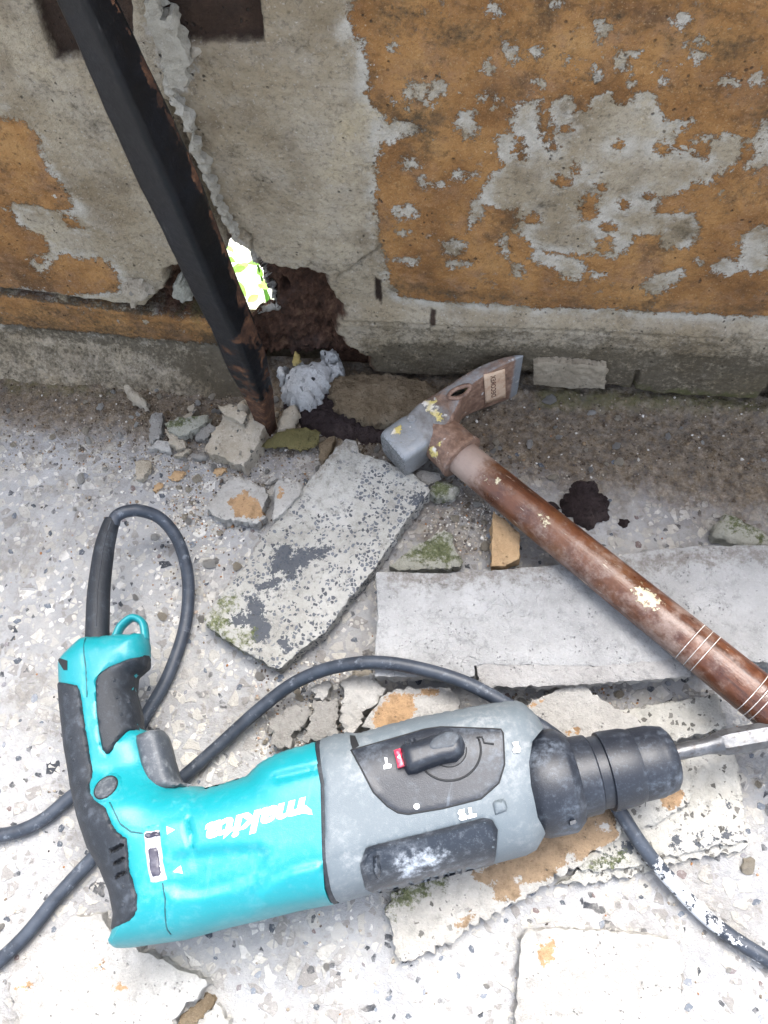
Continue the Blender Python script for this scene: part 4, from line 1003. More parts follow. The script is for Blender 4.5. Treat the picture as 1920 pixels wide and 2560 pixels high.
        N = len(uv); V = np.vstack([np.column_stack([uv, ZD+hi]), np.column_stack([uv, ZD+lowz])])
        Fc = list(tri)+[(a+N, c+N, b+N) for a, b, c in tri]+[(b, a, a+N, b+N) for a, b in border]
        at_ = None
        if attrs: at_ = {k: np.concatenate([f(x, y)]*2) for k, f in attrs.items()}
        ob = link_mesh(name, V, Fc, mat, parent, at_); sharp(ob, 50 if thick is None else 40); return ob
    def pt(px): return [at(p, ZD)[:2] for p in px]
    # teal shell; pulled in a little where the rubber wraps its edge
    shell = D2([(170, 222), (310, 214), (360, 206), (520, 196), (532, 230), (534, 318), (506, 372), (436, 436), (430, 520), (462, 640), (468, 720), (500, 748), (545, 760), (556, 800), (600, 900), (650, 1010), (700, 1070), (840, 1074), (870, 1085), (1000, 1050), (1120, 1010), (1180, 945), (1280, 890), (1400, 850), (1510, 820), (1522, 1000), (1532, 1300), (1540, 1560), (1548, 1660), (1600, 1735), (1625, 1750), (1400, 1792), (1200, 1842), (1000, 1888), (750, 1958), (500, 1993), (430, 2003), (385, 2005), (352, 1980), (340, 1935), (372, 1890), (384, 1800), (360, 1680), (310, 1560), (240, 1440), (175, 1250), (120, 1080), (80, 850), (55, 620), (46, 510), (36, 480), (33, 370), (60, 328), (125, 265)])
    hs = pillow('housing', edge_or_top(shell), teal, Ht, root, drop=0)
    bvh = BVHTree.FromObject(hs, bpy.context.evaluated_depsgraph_get()) if False else BVHTree.FromPolygons([tuple(v.co+Vector(root.location)) for v in hs.data.vertices], [tuple(p.vertices) for p in hs.data.polygons])
    def hit(px, off, b_=bvh):
        r_ = R @ cray(px); r_ /= np.linalg.norm(r_); loc, nn, *_ = b_.ray_cast(Vector(C0), Vector(r_))
        if loc is None: return None
        if nn.dot(Vector(r_)) > 0: nn = -nn
        return np.array(loc+nn*off), np.array(nn)
    for S in (seam, seam2, seam3):
        P_ = [np.array((q[0], q[1], 0.)) for q in resample(list(S), .002, False)]
        for q in P_: q[2] = ZD+float(Ht(q[:1], q[1:2])[0])+.0003
        tube('seam_line', P_, .0004, mat_plastic('seam_shadow', (.004, .07, .085), .5, (.2, .3, .3), .1) if S is seam else bpy.data.materials['seam_shadow'], hs, 6)
    pillow('side_slot', dps(D2([(44, 350), (66, 350), (66, 404), (46, 404)])), gap, H, hs, 0, drop=0, thick=.0006, lift=.0004, step=.0012)
    pillow('vent_gap', edge_or_top(D2([(868, 1082), (1000, 1050), (1062, 1032), (1064, 1042), (1002, 1064), (880, 1092)])), gap, H, hs, .0006, drop=0, step=.0014)
    fg = pillow('front_grip', edge_or_top(D2([(225, 470), (240, 430), (300, 385), (400, 345), (480, 328), (537, 322), (524, 390), (461, 440), (453, 520), (485, 640), (493, 725), (480, 750), (420, 750), (370, 790), (330, 850), (305, 882), (285, 886), (265, 860), (245, 760), (230, 620)])), rub, H, root, .0014, step=.0014)
    def Hr(x, y):
        h = H(x, y)
        for v_ in vents: h = h-.003*sstep(-.0003, .0005, sdf(x, y, v_))
        return h
    rg = pillow('rear_grip', edge_or_top(D2([(33, 505), (50, 490), (80, 480), (122, 488), (142, 525), (160, 650), (190, 850), (215, 990), (198, 1060), (200, 1110), (225, 1150), (290, 1195), (312, 1260), (345, 1325), (412, 1372), (420, 1470), (425, 1560), (470, 1700), (472, 1785), (430, 1850), (358, 1898), (374, 1800), (350, 1680), (300, 1560), (230, 1440), (165, 1250), (110, 1080), (70, 850), (45, 620)])), rub, Hr, root, .0014, step=.0012)
    for v_ in vents: pillow('vent_slot', v_, gap, Hr, rg, .0, drop=0, thick=.0006, lift=.0014, step=.001)
    bp = np.array(dps(D2([(68, 545), (95, 800), (110, 920), (140, 1055), (178, 1190), (395, 1650), (392, 1755), (335, 465), (350, 565), (375, 660), (420, 590)])))
    for i, q in enumerate(bp):
        z = ZD+float(H(q[:1], q[1:])[0])+.0011; par = rg if i < 7 else fg
        lathe('grip_dot', (q[0], q[1], z-.0006), (q[0], q[1], z+.0006), [(0, .0014), (.6, .0011), (1, .0005)], rub, par, 10)
    # trigger
    tr = pillow('trigger', pt(D2([(498, 795), (560, 768), (615, 752), (640, 762), (664, 800), (690, 900), (718, 1005), (742, 1055), (800, 1068), (760, 1090), (700, 1112), (630, 1126), (606, 1118), (560, 1060), (530, 960), (508, 860)])), dgr, H, root, own=(.007, .0135), step=.0016, lift=.0)
    tr.location.z += .006
    # lock button with its moulded collar
    q = dp(D2([(293, 1080)])[0]); s = pxscale((267, 1969), q[2])
    cl = pillow('button_collar', [q[:2]+np.array((math.cos(a), math.sin(a)))*38*s for a in np.linspace(0, 2*math.pi, 40, endpoint=False)], teal, H, root, .0016, er=.002, thick=.004, step=.0016)
    bt = pillow('lock_button', [q[:2]+np.array((math.cos(a), math.sin(a)))*26.5*s for a in np.linspace(0, 2*math.pi, 40, endpoint=False)], dgr, H, root, 0, drop=0, thick=.003, lift=.0018, dome=(.002, .0012), step=.0012)
    gr = q+np.array((0, 0, .0018)); gp = [gr+np.array((math.cos(a), math.sin(a), 0))*27.5*s for a in np.linspace(0, 2*math.pi, 41)]
    for g_ in gp: g_[2] = ZD+float(H(g_[:1], g_[1:2])[0])+.0017
    tube('button_gap', gp, .0004, gap, bt, 6)
    # speed slider window
    sw = pillow('slider_frame', dps(D2([(500, 1330), (602, 1318), (612, 1400), (638, 1610), (612, 1626), (540, 1640), (518, 1520), (505, 1400)])), mat_plastic('silver_edge', (.30, .31, .34), .3, (.75, .75, .76), .5), H, root, .0006, thick=.0015, step=.0012)
    def wear_none(x, y): return np.full(x.shape, -.03)
    dk = mat_plastic('dark_slider', (.030, .028, .045), .3, (.3, .3, .34), .2)
    pillow('slider', dps(D2([(524, 1425), (594, 1412), (616, 1575), (600, 1598), (552, 1604), (536, 1560)])), dk, H, sw, .0010, thick=.0015, step=.0012, lift=.0002)
    sl = pillow('slider_window', dps(D2([(504, 1340), (598, 1326), (606, 1366), (510, 1384)])), dk, H, sw, .0010, thick=.0015, step=.0012, lift=.0004)
    pillow('white_mark', dps(D2([(522, 1350), (582, 1340), (584, 1352), (524, 1362)])), wht, H, sl, .0005, thick=.0004, step=.001, lift=.0012)
    pillow('slider_recess', dps(D2([(498, 1302), (600, 1278), (602, 1316), (500, 1328)])), mat_plastic('teal_shadow', (.003, .19, .22), .4, (.3, .45, .47), .1), H, root, .0001, thick=.0006, step=.0012, lift=.0002)
    for p in ([(640, 1304), (687, 1324), (644, 1350)], [(668, 1566), (712, 1530), (724, 1576)]):
        pillow('arrow_mark', dps(D2(p)), wht, Ht, root, .0001, drop=0, thick=.0004, lift=.0004, step=.001)
    # brand lettering, upside down as the tool lies
    b0 = np.array(D2([(1440, 1132)])[0]); b1 = np.array(D2([(868, 1288)])[0]); rd = b1-b0; upv = np.array((-9., 40.))*1.5
    text_on('makita', lambda a, b: hit(tuple(b0+rd*a+upv*b), .0005), wht, 'brand_lettering', root, shear=.0, offset=.04, thick=.0004)
    tip = [b0+np.array(q_) for q_ in ((0, 22), (14, 34), (16, 46), (-6, 42), (-40, 50), (-42, 38))]
    pillow('lettering_stroke', dps([tuple(t_) for t_ in tip]), wht, Ht, root, 0, drop=0, thick=.0004, lift=.0006, step=.0012)
    # gasket and front housing
    pillow('gasket', edge_or_top([(798, 1857), (812, 1849), (814, 1960), (820, 2150), (828, 2215), (850, 2256), (838, 2260), (814, 2222), (806, 2150), (801, 1960)]), rub, H, root, .0006, drop=0, step=.0016)
    fh_out = [(808, 1849), (840, 1837), (873, 1832), (899, 1835), (960, 1817), (1049, 1794), (1160, 1773), (1263, 1756), (1290, 1755), (1312, 1767), (1339, 1794), (1356, 1823), (1331, 1853), (1322, 1905), (1327, 1963), (1344, 2044), (1360, 2092), (1341, 2125), (1316, 2139), (1240, 2159), (1119, 2185), (939, 2232), (852, 2258), (828, 2225), (815, 2150), (811, 1960)]
    fh = pillow('front_housing', edge_or_top(fh_out), gry, Hfr, root, 0, er=.0012, drop=.0008, step=.0019)
    cup = pillow('depth_rod_recess', [tuple(np.array(p)) for p in rec], blkw, Hfr, fh, .0005, drop=0, thick=.001, lift=.0002, step=.0018,
           attrs={'wear': lambda x, y: sdf(x, y, np.array(dps(D1([(400, 760), (520, 715), (600, 710), (580, 760), (430, 820)]))))})
    pillow('socket_lug', dps(D1([(296, 728), (324, 724), (334, 800), (318, 830), (300, 800)])), blkw, Hfr, cup, 0, drop=0, thick=.001, lift=.001, dome=(.002, .0035), step=.0014, attrs={'wear': lambda x, y: np.full(x.shape, -.004)})
    plate_px = D1([(203, 268), (430, 205), (520, 178), (590, 168), (850, 178), (860, 195), (866, 330), (842, 410), (765, 478), (600, 520), (450, 545), (405, 538), (360, 510), (300, 450), (248, 350)])
    pl = pillow('selector_plate', dps(plate_px, Hf), blk, Hf, fh, .0004, er=.0014, drop=.0, thick=.0016, lift=.0002, step=.0018)
    rim = [np.append(p, 0) for p in resample(dps(plate_px, Hf), .002)]
    for r_ in rim: r_[2] = ZD+float(Hf(r_[:1], r_[1:2])[0])+.0002
    tube('plate_groove', rim+[rim[0]], .00045, gap, pl, 6)
    kc = (1122, 1876); hp = lambda p, l=0.0: (lambda w: np.array((w[0], w[1], w[2]+l)))(dp(p, Hf))
    tube('selector_groove', [hp((kc[0]+80*math.cos(math.radians(a)), kc[1]+76*math.sin(math.radians(a))), .0006) for a in range(-22, 152, 6)], .0006, gap, pl, 6)
    tube('selector_groove', [hp((kc[0]+44*math.cos(math.radians(a)), kc[1]+42*math.sin(math.radians(a))), .0005) for a in range(-10, 130, 8)], .0004, gap, pl, 6)
    tube('stop_mark', [hp(p, .0006) for p in D1([(745, 216), (768, 212), (778, 238), (820, 244)])], .0006, gap, pl, 6)
    knob_px = D1([(415, 240), (430, 232), (500, 214), (560, 195), (600, 178), (640, 176), (680, 196), (697, 235), (692, 275), (660, 310), (600, 320), (540, 340), (490, 360), (450, 366), (436, 345), (420, 290)])
    kb = pillow('selector_knob', dps([(p[0], p[1]+6) for p in knob_px], Hf), blk, Hf, root, 0, drop=0, thick=.001, lift=.0005, dome=(.0062, .0105), step=.0012)
    pillow('knob_pad', dps([(p[0]-1, p[1]-4) for p in D1([(535, 262), (560, 225), (620, 196), (655, 192), (672, 220), (650, 262), (560, 276)])], lambda x, y: Hf(x, y)+.0105), mat_plastic('worn_black_rubber', (.035, .042, .052), .6, (.24, .28, .32), .5), Hf, kb, 0, drop=0, thick=.0025, lift=.0108, dome=(.002, .0006), step=.0012)
    for t_ in (440, 458, 478): tube('knob_rib', [hp(p, .0092) for p in D1([(t_, 236-(t_-440)*.25), (t_+10, 290), (t_+22, 350-(t_-440)*.3)])], .0006, blk, kb, 6)
    ri = pillow('red_indicator', dps(D1([(388, 268), (416, 260), (436, 336), (405, 345)]), lambda x, y: Hf(x, y)+.005), red, Hf, kb, 0, drop=0, thick=.004, lift=.0045, dome=(.0015, .001), step=.0012)
    pillow('white_mark', dps(D1([(402, 300), (414, 288), (420, 308)]), lambda x, y: Hf(x, y)+.0055), wht, Hf, ri, 0, drop=0, thick=.0004, lift=.0059, step=.0008)
    # printed symbols
    def mark(p, par): pillow('white_mark', dps(D1(p), Hf), wht, Hf, par, 0, drop=0, thick=.0004, lift=.0011, step=.001)
    mark([(349, 300), (360, 302), (362, 328), (378, 330), (376, 346), (345, 352), (345, 336), (352, 330)], pl)
    mark([(487+13*math.cos(a), 512+13*math.sin(a)) for a in np.linspace(0, 6.28, 16, endpoint=False)], pl)
    mark([(708, 518), (722, 516), (726, 545), (744, 543), (746, 556), (708, 566), (706, 552), (714, 548)], fh)
    mark([(668, 528), (694, 522), (692, 538), (700, 548), (702, 568), (680, 573), (668, 566), (672, 552), (664, 542)], fh)
    mark([(898, 236), (926, 232), (924, 246), (936, 262), (932, 278), (908, 282), (900, 268), (908, 256)], fh)
    bs = pillow('boss', dps(D1([(812, 490), (868, 476), (882, 530), (826, 550)]), Hf), gry, Hf, fh, 0, drop=0, thick=.001, lift=.0002, dome=(.003, .0022), step=.0012)
    pillow('screw_recess', dps(D1([(200, 205), (222, 208), (240, 250), (212, 268), (203, 240)])), gap, Hf, fh, 0, drop=0, thick=.0006, lift=.0006, step=.0012)
    # nose, ring, chuck
    def st(p): return at(p, ZD)
    def sc(p): return pxscale(p, ZD)
    def lat(name, c0, c1, prof, mat, par=root, seg=56):
        k = sc(c0); return lathe(name, st(c0), st(c1), [(t, r*k) for t, r in prof], mat, par, seg)
    lat('nose_collar', (1296, 1972), (1432, 1944), [(0, 108), (.2, 120), (.34, 127), (.82, 127), (.88, 122), (1, 108)], chk)
    nr = lat('neck_ring', (1395, 1952), (1484, 1933), [(0, 110), (.12, 114), (.16, 100), (.85, 97), (.95, 96), (1, 90)], chk)
    lat('neck', (1470, 1936), (1528, 1924), [(0, 90), (.3, 89), (1, 89)], blk)
    cs = lat('chuck_sleeve', (1508, 1929), (1590, 1912), [(0, 90), (.02, 97), (.10, 98), (.75, 95), (1, 88)], chk)
    lat('chuck_cap', (1575, 1915), (1684, 1893), [(0, 86), (.15, 90), (.55, 89), (.62, 86), (.66, 86), (.86, 80), (.95, 68), (1, 50)], chk)
    for p in (D5([(278, 700), (330, 690), (342, 760), (296, 770)]), D5([(376, 1020), (412, 1008), (416, 1030), (380, 1046)])):
        h0_ = [at(q_, ZD+.020) for q_ in p]; solid('key_lug', h0_, chk, nr, thick=.006, step=.002, amp=0, jag=0, side=0, rnd_edge=.0002)
    mb = M('chisel_steel'); n1 = mb.noise(60, 5, .65); n2 = mb.noise(300, 4, .7); col = mb.mix(mb.sm(n1, .35, .65), (.085, .088, .095), (.20, .205, .215)); col = mb.mix(mb.sm(n2, .50, .68, 0, .7), col, (.06, .05, .045)); mb.bmp(n2, .0004, .6)
    steel = mb.done(col, mb.sm(n1, .3, .7, .36, .55), metal=.6)
    bit = lat('chisel_bit', (1672, 1886), (1800, 1858), [(0, 20), (.72, 20), (.86, 24), (1, 29)], steel)
    k = sc((1800, 1858)); p0 = st((1796, 1859)); p1 = st((2180, 1790)); lathe('chisel_blade', p0, p1, [(0, 27*k), (.04, 32*k), (.75, 33*k), (1, 20*k)], steel, bit, 6)
    sharp(bit.children[0], 20)
    # hanging loop, strain relief, cord
    tl = catmull([at(p, z) for p, z in zip(D2([(340, 222), (352, 200), (378, 150), (438, 104), (492, 124), (510, 170), (514, 230)]), [ZD]*7)], 8)
    tube('hanging_loop', tl, .0024, teal, root, 14, flat=1.9)
    Dr = zm(0, 1200, .5787)
    rp = [at(p, z) for p, z in zip(Dr([(420, 715), (421, 640), (426, 500), (436, 400), (452, 290), (470, 220), (486, 172)]), (ZD, ZD, ZD-.001, ZD-.003, ZD-.005, ZD-.006, ZD-.006))]
    rc = catmull(rp, 8); rl = np.interp(np.linspace(0, 1, len(rc)), [0, .3, .6, .85, 1], [.0075, .0073, .0068, .0058, .0051])
    tube('strain_relief', rc, rl, rub, root, 24)
    tube('moulding_seam', [c+np.array((.0022, -.0005, r_*.96)) for c, r_ in zip(rc[8:-3], rl[8:-3])], .00035, blk, root.children[-1], 6)
    cpx = [((283, 1312), .045), ((290, 1292), .046), ((315, 1279), .046), ((352, 1277), .043), ((402, 1297), .034), ((444, 1350), .024), ((468, 1430), .014), ((470, 1510), .008), ((456, 1592), .0058), ((418, 1695), .0052), ((373, 1775), .0052), ((335, 1840), .0052), ((285, 1910), .0052), ((230, 1960), .0052), ((180, 1990), .0052), ((115, 2044), .0052), ((58, 2074), .0052), ((0, 2088), .0052), ((-110, 2100), .0052), ((-230, 2170), .0052), ((-260, 2300), .0052), ((-190, 2430), .0052), ((-90, 2470), .0052), ((0, 2400), .0052), ((70, 2332), .0052), ((145, 2240), .0054), ((235, 2142), .0056), ((330, 2045), .0056), ((400, 1992), .0056), ((463, 1939), .006), ((550, 1862), .0085), ((640, 1780), .014), ((722, 1716), .020), ((798, 1679), .027), ((878, 1660), .034), ((960, 1657), .037), ((1051, 1672), .038), ((1152, 1702), .038), ((1236, 1743), .035), ((1320, 1795), .030), ((1400, 1850), .027), ((1478, 1930), .024), ((1525, 1990), .0215), ((1552, 2032), .0205), ((1598, 2104), .018), ((1654, 2175), .0125), ((1742, 2270), .0062), ((1818, 2334), .0056), ((1920, 2400), .0056), ((2040, 2470), .0056)]
    cp_ = catmull([at(p, z) for p, z in cpx], 10)
    idx = np.linspace(0, len(cpx)-1, len(cp_)); paint = np.interp(idx, [0, 43, 44, 44.6, 45.2, 46, 46.5, 47, 60], [-.03, -.03, -.006, -.002, .0015, .003, .001, -.003, -.007])
    mc = M('black_cord'); n1 = mc.noise(60, 5, .65); n2 = mc.noise(350, 5, .7); col = mc.mix(mc.sm(n1, .3, .7), (.016, .021, .031), (.042, .052, .070))
    col = mc.mix(mc.sm(mc.noise(160, 4, .7, off=(3, 2, 1)), .56, .72, 0, .55), col, (.17, .19, .22))
    pw = mc.sm(mc.add(mc.attr('paint'), mc.mul(mc.add(mc.noise(130, 5, .7), -.5), .030)), -.0005, .0008); col = mc.mix(mc.mul(pw, .85), col, (.62, .63, .64)); mc.bmp(n2, .0003, .5); mc.bmp(pw, .0003, .6)
    tube('power_cord', cp_, .0043, mc.done(col, .48, spec=.45), root, 18, {'paint': paint})
    return root
drill()

# ================================================================== BROKEN SLABS, STONES AND RUBBLE
S6 = zm(500, 1080, .3617); S3 = zm(340, 980, .3858); S4 = zm(940, 1150, .3858); S5 = zm(1480, 1180, .2803); SR = zm(640, 1640, .4099)
SK = zm(1280, 1660, .3858); SM = zm(900, 2040, .3978); SN = zm(0, 1800, .5787); SQ = zm(960, 1800, .5787); S7 = zm(0, 680, .3858)
WHITEC = ((.42, .40, .37), (.54, .52, .485), (.64, .62, .585)); GREYC = ((.30, .285, .26), (.42, .40, .37), (.52, .50, .47)); BEIGEC = ((.36, .30, .22), (.50, .44, .35), (.60, .55, .47))
m_tile = mat_debris('mottled_terrazzo', (.30, .29, .26), (.43, .42, .385), (.52, .51, .48), speck=.48, speckc=(.085, .09, .10), grain=.6, vsc=370)
m_slab = mat_debris('grey_screed', (.38, .38, .378), (.475, .475, .472), (.56, .56, .558), grain=.9, crack=.6)
m_slabedge = mat_debris('pale_mortar_edge', (.40, .385, .37), (.48, .465, .45), (.55, .54, .525), grain=1.0)
m_pale = mat_debris('pale_mortar', *WHITEC, och=(.56, .36, .20)); m_grey = mat_debris('grey_mortar', *GREYC, grain=1.3)
m_beige = mat_debris('beige_mortar', *BEIGEC, speck=.10, grain=.9); m_layer = mat_debris('speckled_mortar', (.40, .385, .34), (.54, .52, .47), (.64, .62, .57), speck=.20, grain=.8)
m_och = mat_debris('ochre_faced_mortar', (.44, .42, .38), (.58, .55, .50), (.68, .65, .60), och=(.46, .325, .205), speck=.06)
m_moss = mat_debris('mossy_mortar', (.36, .35, .28), (.48, .47, .40), (.58, .56, .49), grain=1.2); m_clod = mat_debris('dark_clod', (.028, .019, .020), (.060, .042, .042), (.12, .09, .085), grain=1.8)
m_ochtile = mat_debris('ochre_tile', (.36, .235, .125), (.46, .31, .175), (.52, .37, .22), speck=.04, grain=.5); m_leaf = mat_debris('dry_leaf', (.060, .052, .020), (.115, .100, .040), (.17, .145, .065), rough=.6, grain=.4)
m_brown = mat_debris('earthy_mortar', (.16, .115, .07), (.28, .215, .14), (.42, .35, .26), grain=1.4)
GR = 'pieces of mortar and tile broken off the wall'
def piece(name, px, z, thick, mat, label, cat, tilt=None, masks=None, parent=None, group=GR, **kw):
    pts = plane_pts(px, z, tilt)
    mk = {k: [[tuple(q[:2]) for q in plane_pts(p, z, tilt)] for p in v] for k, v in (masks or {}).items()}
    o = solid(name, pts, mat, parent, thick=thick, masks=mk, seed=len(bpy.data.meshes), **kw)
    if parent is None: tag(o, label, cat, group)
    return o

piece('terrazzo_tile', S6([(990, 45), (1080, 60), (1100, 140), (1250, 190), (1420, 260), (1560, 350), (1592, 398), (1500, 510), (1420, 610), (1320, 770), (1220, 920), (1080, 1090), (1000, 1190), (860, 1390), (700, 1500), (600, 1590), (540, 1632), (480, 1618), (400, 1560), (250, 1480), (150, 1420), (60, 1340), (18, 1290), (90, 1200), (180, 1080), (300, 930), (400, 770), (520, 620), (640, 450), (760, 330), (850, 220), (920, 130)]), .017, .015, m_tile,
      'big speckled grey tile with blue black blotches and a mossy corner, under the hammer head', 'tile', tilt=(.03, -.01),
      masks={'dark': [S6(p) for p in ([(540, 790), (640, 780), (650, 840), (760, 800), (880, 795), (850, 870), (760, 900), (700, 960), (650, 1010), (560, 990), (450, 990), (500, 900)], [(290, 1130), (430, 1140), (440, 1200), (460, 1280), (490, 1400), (420, 1490), (360, 1420), (350, 1350), (200, 1330), (190, 1250), (310, 1240), (330, 1170)], [(370, 1070), (520, 1010), (570, 1040), (400, 1100)], [(550, 1450), (640, 1430), (700, 1470), (590, 1510)], [(1480, 440), (1540, 430), (1530, 490), (1480, 500)])],
             'moss': [S6(p) for p in ([(18, 1290), (130, 1240), (190, 1290), (190, 1400), (270, 1490), (150, 1430), (50, 1345)], [(130, 1150), (250, 1130), (240, 1230), (150, 1250)], [(240, 1380), (360, 1380), (350, 1460), (280, 1450)])],
             'soil': [S6([(640, 330), (920, 120), (1000, 40), (1080, 60), (1080, 110), (960, 150), (900, 220), (830, 320)])]}, jag=.0006, chips=.0012, step=.0022)
slab = piece('screed_slab', [(940, 1428), (1100, 1433), (1250, 1424), (1400, 1411), (1480, 1400), (1540, 1390), (1620, 1376), (1740, 1365), (1920, 1362), (2080, 1358), (2095, 1650), (1930, 1655), (1728, 1648), (1500, 1664), (1200, 1660), (1186, 1664), (1188, 1690), (1100, 1692), (938, 1690), (936, 1640), (945, 1540)], .026, .013, m_slab,
      'long flat grey screed slab with pale broken edge lying under the hammer handle', 'slab', tilt=(0, -.10), masks={'soil': [[(1540, 1380), (2090, 1340), (2090, 1400), (1760, 1400), (1600, 1430)], [(930, 1420), (1400, 1400), (1400, 1440), (1000, 1470)]]}, amp=.0005, jag=.0004, step=.003)
piece('broken_edge', [(1190, 1656), (1350, 1660), (1500, 1663), (1722, 1646), (1729, 1690), (1600, 1700), (1450, 1710), (1300, 1716), (1202, 1717)], .0290, .009, m_slabedge, '', '', parent=slab, amp=.0006, jag=.0006, step=.002)
ppal = lambda pts: pts
piece('mortar_chunk', SR([(820, 200), (1000, 190), (1180, 190), (1240, 260), (1245, 330), (1120, 520), (720, 500), (690, 440), (640, 430), (700, 330)]), .020, .018, m_pale, 'pale stone with peach face wedged between the black cord and the drill', 'stone', masks={'ochre': [SR([(700, 380), (820, 230), (960, 240), (980, 330), (930, 410), (720, 460)]), SR([(1000, 200), (1110, 200), (1100, 240), (1000, 245)])]}, chips=.002)
for pts, z, lab in (([(330, 200), (400, 150), (460, 130), (455, 200), (440, 260), (350, 255)], .014, 'small cracked grey lump under the arch of the black cord'),
                    ([(520, 160), (600, 95), (700, 100), (772, 200), (740, 280), (650, 370), (610, 470), (570, 500), (520, 460), (510, 380), (530, 250)], .019, 'tall cracked pale lump leaning beside the peach faced stone'),
                    ([(120, 350), (230, 300), (330, 290), (310, 400), (240, 460), (200, 560), (120, 560), (60, 480)], .012, 'flat dusty lump just above the teal motor housing'),
                    ([(355, 275), (500, 262), (505, 380), (490, 480), (400, 500), (300, 520), (290, 470), (330, 400)], .013, 'crumbling pale lump in the middle of the cracked heap beside the cord')):
    piece('mortar_chunk', SR(pts), z, z-.001, m_grey if z < .0135 else m_pale, lab, 'rubble', amp=.0012, jag=.0014, chips=.004, step=.0018, tilt=(rnd.uniform(-.1, .1), rnd.uniform(-.15, .05)))
piece('mortar_chunk', SR([(560, 120), (620, 80), (710, 84), (700, 130), (600, 150)]), .016, .012, m_beige, 'small brownish lump right below the highest part of the cord arch', 'rubble', chips=.002)
piece('mortar_chunk', SK([(85, 282), (200, 210), (310, 160), (400, 122), (480, 150), (570, 215), (690, 300), (830, 340), (850, 430), (700, 440), (500, 480), (340, 510), (200, 440)]), .022, .012, m_pale, 'bright white broken piece with a pointed top, above the drill chuck', 'rubble', tilt=(0, -.05), masks={'ochre': [SK([(85, 285), (200, 215), (200, 245), (120, 290)]), SK([(360, 440), (430, 420), (430, 460), (370, 470)])]}, jag=.0010, chips=.002)
piece('mortar_chunk', SK([(660, 305), (1000, 250), (1150, 225), (1330, 203), (1360, 290), (1400, 395), (1300, 430), (1020, 500), (800, 500), (700, 430)]), .012, .011, m_layer, 'flat speckled pale slab between the chuck and the hammer handle', 'slab', jag=.0008)
ly = piece('mortar_slab', SK([(700, 520), (1060, 600), (1150, 560), (1420, 520), (1440, 560), (1465, 660), (1480, 780), (1505, 960), (1532, 1145), (1350, 1180), (1200, 1208), (980, 1255), (840, 1310), (480, 1345), (400, 1300), (560, 1200), (640, 900)]), .0115, .0055, m_layer, 'layered speckled slab with a straight end under the steel chisel', 'slab', tilt=(0, .02), masks={'dark': [SK(ell(*e_, jit=.35)) for e_ in ((1400, 1118, 22, 14), (1250, 1140, 55, 18), (1340, 1128, 50, 14), (1070, 1160, 28, 18), (1460, 1115, 24, 10), (1410, 905, 20, 22), (660, 1250, 60, 24), (740, 1190, 40, 26), (600, 1300, 60, 14))], 'moss': [SK([(480, 1300), (700, 1230), (720, 1270), (520, 1330)])]}, jag=.0008, chips=.0015)
piece('lower_layer', SK([(600, 900), (1400, 700), (1500, 1000), (1520, 1195), (1380, 1230), (1200, 1262), (1000, 1300), (860, 1345), (620, 1400), (400, 1440), (300, 1430), (450, 1330)]), .0065, .006, m_layer, '', '', parent=ly, jag=.0016, chips=.002)
piece('mortar_slab', SK([(1000, 560), (1100, 640), (1160, 720), (1190, 830), (1130, 930), (1000, 990), (900, 1040), (790, 1085), (700, 1100), (640, 900), (800, 700)]), .0175, .0058, m_layer, 'rust stained speckled piece lying on the layered slab under the chuck', 'slab', masks={'ochre': [SK([(940, 850), (1000, 810), (1110, 825), (1120, 870), (1060, 940), (1000, 930), (960, 890)])]}, jag=.001, chips=.002)
piece('plaster_slab', SM([(700, 120), (1130, -60), (1350, -100), (1560, -60), (1660, 100), (1650, 130), (1560, 190), (1440, 262), (1300, 350), (1130, 450), (1000, 540), (880, 605), (720, 690), (560, 795), (420, 875), (300, 925), (230, 885), (190, 720), (158, 600), (200, 470), (500, 250)]), .0125, .0115, m_och, 'ochre and white plaster slab with mossy end sticking out from under the drill', 'slab', tilt=(.03, .02),
      masks={'ochre': [SM(p) for p in ([(700, 360), (840, 300), (1000, 120), (1130, -60), (1560, -60), (1660, 100), (1540, 195), (1440, 250), (1390, 290), (1330, 230), (1295, 240), (1290, 310), (1180, 390), (1120, 410), (1010, 440), (1000, 520), (830, 525), (860, 400), (760, 440)], [(590, 680), (720, 600), (720, 640), (620, 720)])], 'white': [SM(ell(1520, 70, 50, 26)), SM(ell(985, 400, 28, 16))],
             'moss': [SM([(165, 590), (210, 480), (500, 370), (520, 420), (380, 510), (230, 590)])]}, jag=.0016, chips=.004)
piece('plaster_slab', SN([(18, 1128), (130, 1040), (210, 950), (300, 850), (430, 840), (500, 950), (700, 1040), (905, 1130), (845, 1200), (745, 1300), (700, 1420), (80, 1420), (60, 1220)]), .012, .0115, m_pale, 'broad whitish slab with faint rust stains near the lower end of the drill handle', 'slab', masks={'ochre': [SN(ell(*e_, jit=.5)) for e_ in ((100, 1150, 24, 18), (430, 1060, 16, 10), (520, 1160, 40, 14))]}, jag=.0010, chips=.002, step=.003)
piece('mortar_chunk', SN([(930, 1225), (985, 1300), (1010, 1420), (800, 1420), (850, 1320)]), .009, .008, m_pale, 'pale broken bit next to the broad whitish slab at the picture edge', 'rubble', chips=.002)
piece('mortar_chunk', SN([(850, 1225), (905, 1180), (925, 1230), (880, 1290), (830, 1310), (760, 1320), (790, 1270)]), .005, .0045, m_brown, 'brownish crumb in the gap beside the broad whitish slab', 'rubble', chips=.001)
piece('plaster_slab', SQ([(590, 950), (625, 908), (900, 903), (1100, 930), (1255, 950), (1297, 1000), (1290, 1100), (1278, 1420), (555, 1420), (570, 1250), (582, 1100)]), .010, .0095, m_pale, 'square whitish slab with a faint peach patch below the painted cord', 'slab', masks={'ochre': [SQ(ell(700, 1010, 50, 50, jit=.4))]}, jag=.0008, step=.003)
